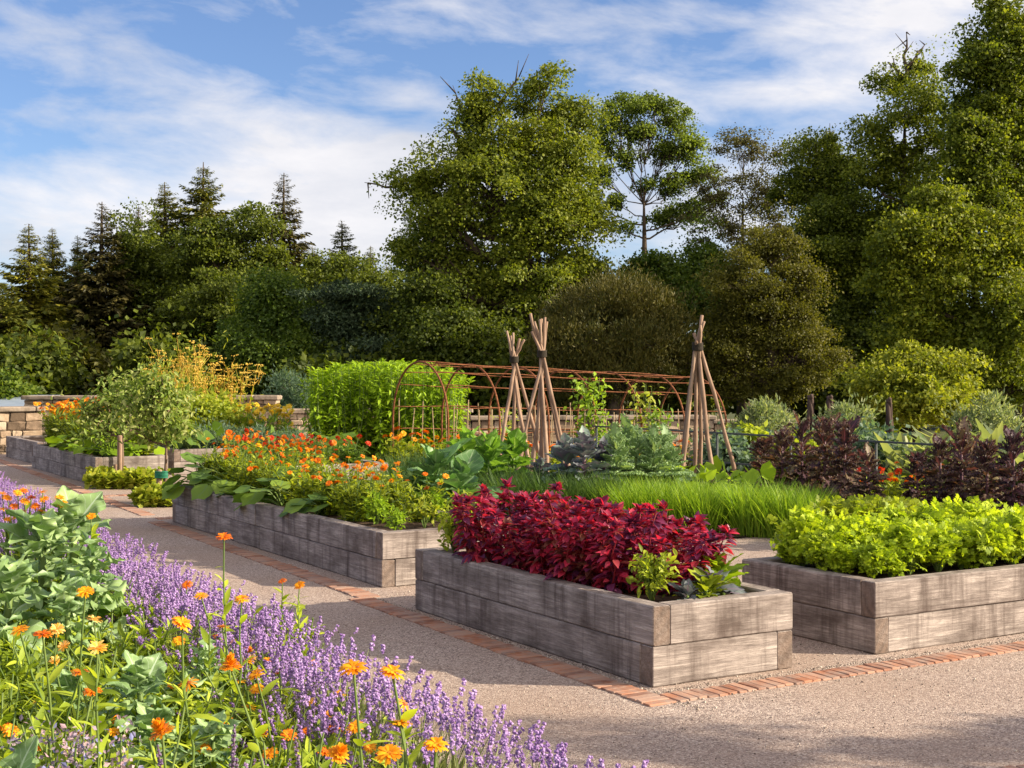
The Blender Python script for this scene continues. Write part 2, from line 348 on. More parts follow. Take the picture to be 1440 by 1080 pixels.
# ------------------------------------------------------------------ templates
def leaf_quad(w=.5):                    # one pointed blade, folded on its midrib
    return tmpl([(0, 0, 0), (w / 2, .45, .06), (0, 1, -.04), (-w / 2, .45, .06)], [(0, 1, 2, 3)], uv=[(.5, 0), (1, .5), (.5, 1), (0, .5)])
def leaf_ovate(w=.5, curl=.2, fold=.1, n=4):
    t = np.linspace(0, 1, n + 1); v = []; uv = []; q = []
    for k in t:
        hw = w / 2 * math.sin(math.pi * (k * .93 + .04) ** .8)
        z = -curl * k * k
        v += [(-hw, k, z + fold * hw * 2), (0, k, z), (hw, k, z + fold * hw * 2)]; uv += [(0, k), (.5, k), (1, k)]
    for i in range(n):
        for j in (0, 1): q.append((i * 3 + j, i * 3 + j + 1, i * 3 + j + 4, i * 3 + j + 3))
    return tmpl(v, q, uv=uv)
def leaf_big(w=.75, curl=.35, ruffle=.06, freq=3.0, nx=8, ny=9, seed=0, petiole=.22, cup=.12, lobed=0.0):
    r = np.random.default_rng(seed); ph = r.uniform(0, 6, 4); v = []; uv = []; q = []
    for j in range(ny + 1):
        k = j / ny
        kk = max(0, (k - petiole) / (1 - petiole))
        hw = .025 + w / 2 * (math.sin(math.pi * min(1, kk * .9 + .06)) ** .6 * (.75 + .45 * kk * (1 - kk)) if kk > 0 else 0)
        hw *= 1 + lobed * math.sin(k * 21 + ph[3])
        for i in range(nx + 1):
            s = i / nx * 2 - 1
            e = abs(s) ** 2 * (1 if kk > 0 else 0)
            z = -curl * k * k + cup * abs(s) ** 1.6 * w * (1 if kk > 0 else .1)
            z += ruffle * e * math.sin(freq * 6.28 * k + ph[0] + (2 if s > 0 else 0)) + .4 * ruffle * e * math.sin(freq * 13 * k + ph[1] * s)
            x = s * hw * (1 + .25 * ruffle * 4 * math.sin(freq * 8 * k + ph[2])) if kk > 0 else s * hw
            v.append((x, k * (1 - .1 * e), z)); uv.append((i / nx, k))
    for j in range(ny):
        for i in range(nx):
            a = j * (nx + 1) + i; q.append((a, a + 1, a + nx + 2, a + nx + 1))
    return tmpl(v, q, uv=uv)
def leaf_frill(seed, w=.55, curl=.3, n=95):
    r = np.random.default_rng(seed); T = leaf_big(w * .8, curl, .05, 4, 4, 7, seed, .25, .15)
    v = list(map(tuple, T['v'])); uv = list(map(tuple, T['uv'])); q = T['q'].tolist()
    for i in range(n):
        k = r.uniform(.25, 1.0); s = r.choice([-1, 1]) * r.uniform(.55, 1.1); hw = w / 2 * math.sin(math.pi * min(1, (k - .2) / .8 * .9 + .08)) ** .6
        c = np.array([s * hw, k, -curl * k * k + .08 * abs(s) * w]); a = r.normal(0, 1, 3); b_ = r.normal(0, 1, 3); a /= np.linalg.norm(a); b_ /= np.linalg.norm(b_); e = .05 * r.uniform(.7, 1.4); m = len(v)
        v += [tuple(c - a * e), tuple(c + b_ * e * .8), tuple(c + a * e), tuple(c - b_ * e * .8)]; uv += [(.96, .5)] * 4; q.append((m, m + 1, m + 2, m + 3))
    return tmpl(v, q, uv=uv)
def leaf_round(seed=0, n=12, lobes=5):
    r = np.random.default_rng(seed); v = [(0, 0, -.06)]; uv = [(.5, .5)]; q = []
    for ring, rad in ((1, .3), (2, .55)):
        for k in range(n):
            a = k / n * 6.283 + .26
            rr = rad * (1 + (.14 * math.cos(a * lobes) if ring == 2 else 0)) * (.72 if abs(a - 4.71) < .35 and ring == 2 else 1)
            v.append((math.cos(a) * rr, math.sin(a) * rr, (.0 if ring == 1 else .03 * math.sin(a * 3 + seed)))); uv.append((.5 + math.cos(a) * rad, .5 + math.sin(a) * rad))
    t = [(0, 1 + k, 1 + (k + 1) % n) for k in range(n)]
    q = [(1 + k, 1 + n + k, 1 + n + (k + 1) % n, 1 + (k + 1) % n) for k in range(n)]
    v = np.array(v); v[:, 1] += .5
    return tmpl(v, q, t, uv)
def leaf_blade(w=.03, bend=.35, n=4):   # grass or chive blade
    v = []; q = []; uv = []
    for j in range(n + 1):
        k = j / n; hw = w / 2 * (1 - k ** 2.5 * .95)
        v += [(-hw, k * (1 - .12 * bend * k), -bend * k * k), (hw, k * (1 - .12 * bend * k), -bend * k * k)]; uv += [(0, k), (1, k)]
    for j in range(n): q.append((j * 2, j * 2 + 1, j * 2 + 3, j * 2 + 2))
    return tmpl(v, q, uv=uv)
def leaf_trefoil():                     # parsley-like cut leaf: three toothed lobes
    v = []; q = []; t = []
    for a, l in ((-.95, .75), (0, 1), (.95, .75)):
        c, s_ = math.cos(a), math.sin(a); b = len(v)
        for x, y, z in ((0, .1, 0), (.16, .45, .05), (.36, .62, .0), (.2, .75, .07), (.16, 1, -.05), (0, .85, .04), (-.16, 1, -.05), (-.2, .75, .07), (-.36, .62, 0), (-.16, .45, .05)):
            x *= l; y *= l; v.append((x * c + y * s_, -x * s_ + y * c, z))
        q += [(b, b + 1, b + 3, b + 5), (b, b + 5, b + 7, b + 9)]
        t += [(b + 1, b + 2, b + 3), (b + 3, b + 4, b + 5), (b + 5, b + 6, b + 7), (b + 7, b + 8, b + 9)]
    return tmpl(v, q, t)
def blob(seg=5, l=1.0):                 # small bud
    v = [(0, 0, 0)] + [(math.cos(k / seg * 6.283) * .5, .5, math.sin(k / seg * 6.283) * .5) for k in range(seg)] + [(0, l, 0)]
    t = [(0, 1 + (k + 1) % seg, 1 + k) for k in range(seg)] + [(seg + 1, 1 + k, 1 + (k + 1) % seg) for k in range(seg)]
    return tmpl(v, (), t)
def box_t(sx, sy, sz, bev=.0, jit=0.0, r=None):
    """box centred on the origin with chamfered edges"""
    hx, hy, hz = sx / 2, sy / 2, sz / 2
    if bev <= 0:
        v = [(x * hx, y * hy, z * hz) for x in (-1, 1) for y in (-1, 1) for z in (-1, 1)]
        return tmpl(v, [(0, 1, 3, 2), (4, 6, 7, 5), (0, 4, 5, 1), (2, 3, 7, 6), (0, 2, 6, 4), (1, 5, 7, 3)])
    v = []; idx = {}
    for x in (-1, 1):
        for y in (-1, 1):
            for z in (-1, 1):
                for ax in range(3):
                    p = [x * (hx - bev), y * (hy - bev), z * (hz - bev)]
                    p[ax] = (x * hx, y * hy, z * hz)[ax]
                    idx[(x, y, z, ax)] = len(v); v.append(p)
    q = []; t = []
    for s in (-1, 1):
        c = [(-1, -1), (1, -1), (1, 1), (-1, 1)]
        if s < 0: c = c[::-1]
        q.append([idx[(s, a, b, 0)] for a, b in c])
        q.append([idx[(b, s, a, 1)] for a, b in c])
        q.append([idx[(a, b, s, 2)] for a, b in c])
    for a in (-1, 1):
        for b in (-1, 1):
            q.append([idx[(a, b, -1, 0)], idx[(a, b, 1, 0)], idx[(a, b, 1, 1)], idx[(a, b, -1, 1)]])
            q.append([idx[(a, -1, b, 0)], idx[(a, 1, b, 0)], idx[(a, 1, b, 2)], idx[(a, -1, b, 2)]])
            q.append([idx[(-1, a, b, 1)], idx[(1, a, b, 1)], idx[(1, a, b, 2)], idx[(-1, a, b, 2)]])
            for z in (-1, 1): t.append([idx[(a, b, z, 0)], idx[(a, b, z, 1)], idx[(a, b, z, 2)]])
    v = np.array(v)
    if jit and r is not None: v = v + r.normal(0, jit, v.shape)
    return tmpl(v, q, t)

T_Q = leaf_quad(.55); T_QW = leaf_quad(.8); T_QN = leaf_quad(.22)
T_OV = leaf_ovate(.48, .3, .18); T_SPAT = leaf_ovate(.3, .25, .1); T_TRE = leaf_trefoil(); T_ROUND = [leaf_round(i) for i in range(3)]
T_BUD = blob(5)

def ground_mask_rz(): return float(rng.uniform(0, 6.283))

# ------------------------------------------------------------------ the setting: ground, gravel, soil
def grid_sheet(xs, ys, zf, conv=None):
    X, Y = np.meshgrid(xs, ys); v = []
    for a, b in zip(X.ravel(), Y.ravel()):
        x, y = conv(a, b) if conv else (a, b)
        v.append((x, y, zf(x, y)))
    n = len(xs); q = [(j * n + i, j * n + i + 1, (j + 1) * n + i + 1, (j + 1) * n + i) for j in range(len(ys) - 1) for i in range(n - 1)]
    return tmpl(v, q)
def sheet(name, xs, ys, lift, mat, conv=None, rough=0.0, label=None):
    r = np.random.default_rng(3)
    b = MB(); b.one(grid_sheet(xs, ys, lambda x, y: ground_z(x, y) + lift + (float(r.uniform(0, rough)) if rough else 0), conv))
    return tag(link(name, b.mesh(name, mat, True)), kind='structure', label=label)
fx = np.concatenate([[-900, -400, -150, -80, -50, -35], np.arange(-25, 26, 1.0), [35, 50, 80, 150, 400, 900]])
fy = np.concatenate([[-300, -100, -40, -15], np.arange(-6, 45, 1.0), [52, 65, 90, 150, 400, 1500]])
sheet('ground', fx, fy, -.03, M['grass_soil'])
sheet('gravel_path', np.arange(-4, 28.6, .5), np.arange(1.9, 26.1, .55), 0.0, M['gravel'], gp)
sheet('soil_border', np.arange(-3, 27.1, .3), np.arange(-4, 2.31, .3), .006, M['soil'], lambda u, v: gp(u, v + .045 * (u - 4) - .05), rough=.05)
sheet('soil_plot', np.arange(9.95, 18.9, .25), np.arange(6.4, 9.96, .25), .004, M['soil'], gp, rough=.03)
sheet('soil_plot', np.arange(8.2, 18.9, .25), np.arange(9.9, 12.2, .25), .006, M['soil'], gp, rough=.03)
sheet('soil_plot', np.arange(8.2, 27.1, .3), np.arange(12.6, 24, .3), .008, M['soil'], gp, rough=.03)

# brick edging: soldier bricks set flush in the gravel
def brick_strip(label, u0, v0, u1, v1, w=.16):
    """bricks lying across the strip that runs from (u0,v0) to (u1,v1); w measured to its left"""
    a = np.array(gp(u0, v0)); c = np.array(gp(u1, v1)); d = c - a; L = np.linalg.norm(d); d /= L; nn = np.array([-d[1], d[0]])
    b = MB(); s = 0.0; r = np.random.default_rng(int(abs(u0 * 100 + v0 * 7)))
    while s < L:
        bw = .06 + r.normal(0, .003); p = a + d * (s + bw / 2) + nn * (w / 2 + r.normal(0, .004))
        T = box_t(bw - .004, w + r.normal(0, .003), .07, .004, .0012, r)
        an = math.atan2(d[1], d[0]) + r.normal(0, .018)
        Mx = Matrix.Translation((p[0], p[1], -.026 + r.normal(0, .0008))) @ Matrix.Rotation(an, 4, 'Z') @ Matrix.Rotation(r.normal(0, .005), 4, 'X')
        b.one(T, Mx); s += bw + .001
    return tag(link('brick_edging', b.mesh('brick_edging', M['brick'], False)), kind='structure')
brick_strip('along', 5.06, 3.88, 8.55, 3.9)
brick_strip('along', 8.56, 3.98, 14.2, 4.08)
brick_strip('along', 14.95, 4.2, 19.2, 4.35)
brick_strip('along', 19.2, 4.38, 27, 4.6)
brick_strip('front', 5.06, 3.89, 5.02, 14.0)
brick_strip('across', 14.45, 4.1, 14.5, 6.3)
brick_strip('across', 17.6, 4.3, 17.65, 6.6)
brick_strip('border', 3.42, 3.2, 3.3, 9.0)

# loose stones along the foot of the beds and over the path
def pebbles():
    b = MB(); r = np.random.default_rng(5); n = 9000
    u = r.uniform(3.0, 10, n); v = r.uniform(2.4, 8, n)
    k = 5200; u[:k] = r.uniform(4.9, 9.2, k); v[:k] = np.where(r.random(k) < .45, 3.94 - np.abs(r.normal(0, .05, k)), r.uniform(3.85, 5.6, k))
    uu = u[:k]; sel = r.random(k) < .35; uu[sel] = 5.3 - np.abs(r.normal(0, .06, sel.sum())); v[:k][sel] = r.uniform(3.9, 8.2, sel.sum())
    pos = np.array([gp(a, c) + (.002,) for a, c in zip(u, v)])
    T = tmpl([(1, 0, 0), (-1, 0, 0), (0, 1, 0), (0, -1, 0), (0, 0, 1), (0, 0, -1)], (), [(0, 2, 4), (2, 1, 4), (1, 3, 4), (3, 0, 4), (2, 0, 5), (1, 2, 5), (3, 1, 5), (0, 3, 5)])
    S = np.exp(r.normal(-5.6, .35, (n, 1))) * r.uniform(.6, 1.2, (n, 3))
    b.inst(T, frames(r.normal(0, 1, (n, 3)), r.normal(0, 1, (n, 3))), pos, S)
    tag(link('loose_gravel', b.mesh('loose_gravel', M['pebble'], True)), 'loose pale gravel stones strewn along the feet of the timber beds', 'gravel', kind='stuff')
pebbles()

# ------------------------------------------------------------------ raised beds of oak sleepers
SL_T, SL_H = .105, .2
def sleeper(length, r):
    b = MB(); T = box_t(length - .004, SL_T, SL_H - .003, .006)
    # cut along the length so that the timber can be a little uneven
    n = max(2, int(length / .22)); xs = np.linspace(-length / 2 + .004, length / 2 - .004, n + 1)
    hy, hz, bv = SL_T / 2, SL_H / 2 - .0015, .007
    ring = [(-hy, -hz + bv), (-hy, hz - bv), (-hy + bv, hz), (hy - bv, hz), (hy, hz - bv), (hy, -hz + bv), (hy - bv, -hz), (-hy + bv, -hz)]
    v = []; q = []; t = []
    dy = np.cumsum(r.normal(0, .0012, n + 1)); dy -= np.linspace(dy[0], dy[-1], n + 1)
    for i, x in enumerate(xs):
        for y, z in ring: v.append((x, y + dy[i] + r.normal(0, .0008), z + r.normal(0, .0008)))
    for i in range(n):
        for k in range(8): q.append((i * 8 + k, i * 8 + (k + 1) % 8, i * 8 + 8 + (k + 1) % 8, i * 8 + 8 + k))
    for e, sgn in ((0, -1), (n, 1)):
        c = len(v); x0 = xs[e] + sgn * .004
        for y, z in ring: v.append((x0, (y + dy[e]) * .93, z * .965))
        for k in range(8): q.append((e * 8 + k, e * 8 + (k + 1) % 8, c + (k + 1) % 8, c + k))
        m_ = len(v); v.append((x0, 0, 0))
        for k in range(8): t.append((m_, c + k, c + (k + 1) % 8))
    b.one(tmpl(v, q, t))
    return b.mesh('sleeper', M['oak'], False)
def raised_bed(label, u0, u1, v0, v1, flip=False, courses=2):
    x, y = gp(u0, v0); r = np.random.default_rng(int(u0 * 37 + v0 * 91))
    root = thing('raised_bed', label, 'raised bed', (x, y, 0), R_(90) + TH, 'raised beds of stacked oak sleepers')
    Lu, Lv, t = u1 - u0, v1 - v0, SL_T
    for c in range(courses):
        z = SL_H * c + SL_H / 2
        pin = (c % 2 == 1) != flip
        def along_u(a, b_, vy):
            n = max(1, round((b_ - a) / 2.7)); s = (b_ - a) / n
            for i in range(n):
                link('sleeper', sleeper(s - .003, r), root, (a + s * (i + .5), -(vy + r.normal(0, .003)), z))
        def along_v(a, b_, ux):
            link('sleeper', sleeper(b_ - a - .003, r), root, (ux + r.normal(0, .003), -(a + b_) / 2, z), (0, 0, R_(90)))
        if pin:
            along_u(0, Lu - t, t / 2); along_v(0, Lv - t, Lu - t / 2); along_u(t, Lu, Lv - t / 2); along_v(t, Lv, t / 2)
        else:
            along_u(t, Lu, t / 2); along_v(0, Lv - t, t / 2); along_u(0, Lu - t, Lv - t / 2); along_v(t, Lv, Lu - t / 2)
    b = MB(); rr = np.random.default_rng(4)
    xs = np.linspace(t + .002, Lu - t - .002, max(3, int(Lu / .12))); ys = np.linspace(-(Lv - t) + .002, -t - .002, max(3, int(Lv / .12)))
    b.one(grid_sheet(xs, ys, lambda a, c: SL_H * courses - .055 + rr.uniform(0, .03)))
    link('soil', b.mesh('soil', M['soil']), root)
    return root
raised_bed('weathered timber bed planted with crimson amaranth, its pale short end facing the path', 5.36, 7.98, 3.96, 4.87)
raised_bed('timber bed filled with bright yellow green parsley beside the amaranth bed', 5.38, 6.5, 5.48, 8.4, flip=True)
raised_bed('long dark sided timber bed of orange marigolds and squash behind the amaranth bed', 8.92, 14.15, 4.16, 5.3, flip=True)
raised_bed('timber bed of orange marigolds behind the two staked apple trees', 19.45, 23.9, 4.62, 5.66)
raised_bed('farthest small timber bed past the marigold bed near the low stone wall', 24.6, 27.6, 4.85, 5.9)
raised_bed('short timber bed end in shade just behind the nearer apple tree trunk', 21.0, 23.4, 6.2, 7.2)
raised_bed('timber bed edge among red geraniums behind the long marigold bed', 16.3, 18.6, 6.0, 7.7)
BED_Z = .352

# ------------------------------------------------------------------ stone garden wall
def stone_wall(name, label, x0, y0, x1, y1, top, thick=.45, base=-1.2):
    d = np.array([x1 - x0, y1 - y0]); L = float(np.linalg.norm(d)); an = math.atan2(d[1], d[0])
    root = thing(name, label, 'wall', (x0, y0, base), an, 'stone garden wall sections')
    H = top - base - .1; r = np.random.default_rng(int(abs(x0) * 10 + 3)); b = MB()
    core = MB(); T = box_t(L - .04, thick - .06, H, .0); core.one(T, Matrix.Translation((L / 2, 0, H / 2)))
    z = 0.0
    while z < H - .05:
        h = min(float(r.uniform(.09, .2)), H - z)
        if H - z - h < .08: h = H - z
        x = 0.0
        while x < L - .02:
            w = min(float(r.uniform(.12, .42)), L - x)
            if L - x - w < .14: w = L - x
            T = box_t(w - .016, thick + r.uniform(-.02, .03), h - .014, .018, .009, r)
            b.one(T, Matrix.Translation((x + w / 2, 0, z + h / 2))); x += w
        z += h
    part('masonry', b, M['stone'], root, False)
    part('mortar_core', core, M['mortar'], root, False)
    cp = MB(); x = -.05
    while x < L:
        w = min(float(r.uniform(.6, 1.0)), L + .05 - x); cp.one(box_t(w - .012, thick + .14, .1, .02, .004, r), Matrix.Translation((x + w / 2, 0, H + .05 + .002))); x += w
    part('coping', cp, M['coping'], root, False)
WY = 30.0
def wx(px, Y=WY): return X_at(px, Y)
stone_wall('stone_wall', 'tall coped stretch of stone wall behind the apple trees', wx(38), WY, wx(390), WY + .1, Z_at(556, WY))
stone_wall('stone_wall', 'lower stretch of stone wall stepping down towards the big green bush', wx(391), WY + .1, wx(660), WY + .6, Z_at(575, WY))
stone_wall('stone_wall', 'low stone wall seen through the rusty tunnel hoops', wx(661), WY + .6, wx(1012), WY + 1.2, Z_at(586, WY))
stone_wall('stone_wall', 'low stone wall stretch between the bean poles and the silvery shrub', wx(1013), WY + 1.2, wx(1102), WY + 1.3, Z_at(592, WY))
stone_wall('stone_wall', 'stone pier of the wall beside the silvery shrub', wx(1085, 29.6), 29.7, wx(1116, 29.6), 29.7, Z_at(589, 29.7), .6)
stone_wall('stone_wall', 'nearest low stone wall at the left edge of the photo', wx(-60, 28), 27.2, wx(52, 28), 28.2, Z_at(572, 28))
# low roof beyond the wall
b = MB(); x0, x1, Yr = wx(-120, 36), wx(46, 36), 36.0
root = thing('shed', 'low blue grey shed roof showing above the stone wall', 'shed', (x0, Yr, 0))
W = x1 - x0
b.one(tmpl([(0, -.3, .72), (W, -.3, .72), (W, 2.2, 1.05), (0, 2.2, 1.05), (0, -.3, .62), (W, -.3, .62), (W, 2.2, .95), (0, 2.2, .95)],
           [(0, 1, 2, 3), (7, 6, 5, 4), (0, 4, 5, 1), (1, 5, 6, 2), (2, 6, 7, 3), (3, 7, 4, 0)]))
part('roof', b, M['roof'], root, False)
b = MB(); b.one(box_t(W - .3, 2.0, 1.6, .02), Matrix.Translation((W / 2, 1.0, -.2))); part('wall', b, M['mortar'], root, False)

# ------------------------------------------------------------------ rusty plant tunnel
def tunnel():
    x0, y0 = X_at(590, 22.0), 22.0
    root = thing('plant_tunnel', 'rusty steel hooped plant tunnel with long bars and dry canes', 'plant tunnel', (x0, y0, 0), TH)   # local x runs along the beds' short ends
    nH, sp, w = 7, .93, 1.0
    def top(x): return 1.79 - .043 * x
    def hoop(x, a):       # a 0..1 round the arch
        zt = top(x); zs = zt - .95
        L1 = zs + .5
        s = a * (2 * L1 + math.pi * w)
        if s < L1: return (x, -w, -.5 + s)
        if s > L1 + math.pi * w: return (x, w, zs - (s - L1 - math.pi * w))
        th = (s - L1) / w
        return (x, -w * math.cos(th), zs + .95 * math.sin(th))
    for i in range(nH):
        b = MB(); x = i * sp
        b.tube([hoop(x, a) for a in np.linspace(0, 1, 40)], .0165, 8); part('hoop', b, M['rust'], root)
    for a in (.2, .27, .34, .4, .455, .5, .545, .6, .66, .73, .8):
        b = MB(); b.tube([tuple(np.add(hoop(x, a), (0, 0, .012 * math.sin(x * 3 + a * 40)))) for x in np.linspace(-.02, (nH - 1) * sp + .02, 24)], .008, 6); part('rail', b, M['rust'], root)
    r = np.random.default_rng(8)
    for side in (-1, 1):
        for x in np.arange(.12, (nH - 1) * sp, .22):
            b = MB(); zt = .62 + .5 + r.uniform(-.1, .1) - .04 * x
            b.tube([(x + r.normal(0, .02), side * w * 1.02, -.4), (x + r.normal(0, .02), side * w * 1.0, .2), (x + r.normal(0, .03), side * w * .99, zt)], .009, 5); part('cane', b, M['cane'], root)
    return root
tunnel()

# ------------------------------------------------------------------ bean teepees of hazel poles
def teepee(label, px, Y, legs, tie, tops, mat='pole', rad=.026, twine=True, spread=1.0, name='bean_teepee', group='bean pole teepees'):
    """legs: (px of foot, depth offset, px of top, py of top); tie: px, py where they are lashed"""
    X = X_at(px, Y); gz = ground_z(X, Y)
    root = thing(name, label, 'teepee', (X, Y, gz), 0, group)
    tz = Z_at(tie[1], Y) - gz; tx = X_at(tie[0], Y) - X; r = np.random.default_rng(int(px))
    n = len(legs)
    for i, (fpx, dy, tpx, tpy) in enumerate(legs):
        a = i / n * 6.283
        foot = np.array([X_at(tie[0] + (fpx - tie[0]) * spread, Y + dy) - X, dy * (1 + (spread - 1) * .6), -.25]); hub = np.array([tx + .028 * math.cos(a), .035 * math.sin(a), tz])
        top = np.array([X_at(tpx, Y) - X, -dy * .22, Z_at(tpy, Y) - gz])
        k = np.linspace(0, 1, 9)[:, None]; k2 = np.linspace(0, 1, 5)[1:, None]
        low = foot + (hub - foot) * k; up = hub + (top - hub) * k2
        bend = r.normal(0, .03, 2); low[:, 0] += bend[0] * np.sin(k[:, 0] * 3.14); low[:, 1] += bend[1] * np.sin(k[:, 0] * 3.14)
        pts = np.vstack([low, up]); pts[:, :2] += r.normal(0, .004, (len(pts), 2))
        b = MB(); b.tube(pts, np.linspace(rad * 1.15, rad * .72, len(pts)) * (1 + r.normal(0, .1, len(pts))), 8); part('pole', b, M[mat], root)
    if twine:
        b = MB()
        for z in np.linspace(-.04, .04, 6):
            b.tube([(tx + .062 * math.cos(t), .068 * math.sin(t), tz + z + .01 * math.sin(t)) for t in np.linspace(0, 6.283, 14)], .009, 5)
        part('binding', b, M['twine'], root)
    return root
teepee('hazel bean pole teepee nearest the right, one pole leaning far out', 995, 16.6,
       [(1044, -.15, 975, 468), (1012, -.45, 989, 443), (976, .1, 990, 452), (951, -.05, 985, 462), (962, .35, 978, 480), (985, .5, 984, 458)], (981, 487), None, spread=1.12)
teepee('tallest hazel bean pole teepee, beside the shorter one in front of the tunnel', 764, 18.6,
       [(732, -.35, 769, 452), (746, .1, 766, 446), (757, .45, 759, 450), (770, -.4, 761, 448), (764, .3, 745, 441), (790, .2, 748, 466), (799, -.2, 752, 452)], (762, 497), None, spread=1.45)
teepee('shorter hazel bean pole teepee left of the tallest, spread like a fan on top', 724, 20.4,
       [(706, -.3, 730, 476), (717, .3, 737, 478), (744, -.2, 713, 465), (738, .35, 722, 468), (754, .1, 718, 472)], (723, 505), None, spread=1.6)
for px, pt, pb, lab in ((1140, 555, 612, 'dark distant cane teepee left of the three beyond the railing'), (1167, 556, 612, 'thin dark distant cane teepee in the middle of the three beyond the railing'),
                        (1250, 560, 620, 'dark distant cane teepee right of the three, before the round shrub')):
    w = 12 if px != 1167 else 8
    teepee(lab, px, 26.0, [(px - w, 0, px + 1, pt), (px - w * .4, -.3, px, pt + 2), (px + w * .3, .3, px - 1, pt + 3), (px + w, -.1, px - 2, pt + 2), (px + w * .6, .3, px, pt)], (px, pt + 8), None, 'dpole', .045, False, group='distant dark teepees')

# ------------------------------------------------------------------ low railing on the right
def railing():
    x0, y0 = gp(9.0, 12.45); root = thing('railing', 'low dark metal railing running behind the purple kale', 'railing', (x0, y0, 0), R_(90) + TH)
    L = 9.5
    def rz(s): x, y = gp(9.0 + s, 12.45); return .93 + ground_z(x, y)
    for dz, n in ((0, 'top_rail'), (-.42, 'lower_rail')):
        b = MB()
        ss = np.linspace(0, L, 12); w = .045 if dz == 0 else .025
        v = []; q = []
        for s in ss:
            for y, z in ((-w / 2, -.012), (w / 2, -.012), (w / 2, .012), (-w / 2, .012)): v.append((s, y, rz(s) + dz + z))
        for i in range(len(ss) - 1):
            for k in range(4): q.append((i * 4 + k, i * 4 + (k + 1) % 4, i * 4 + 4 + (k + 1) % 4, i * 4 + 4 + k))
        b.one(tmpl(v, q)); part(n, b, M['rail'], root, False)
    for s in np.arange(.1, L, 1.55):
        b = MB(); b.tube([(s, 0, rz(s) - 1.2), (s, 0, rz(s) - .013)], .017, 8); part('post', b, M['rail'], root)
railing()

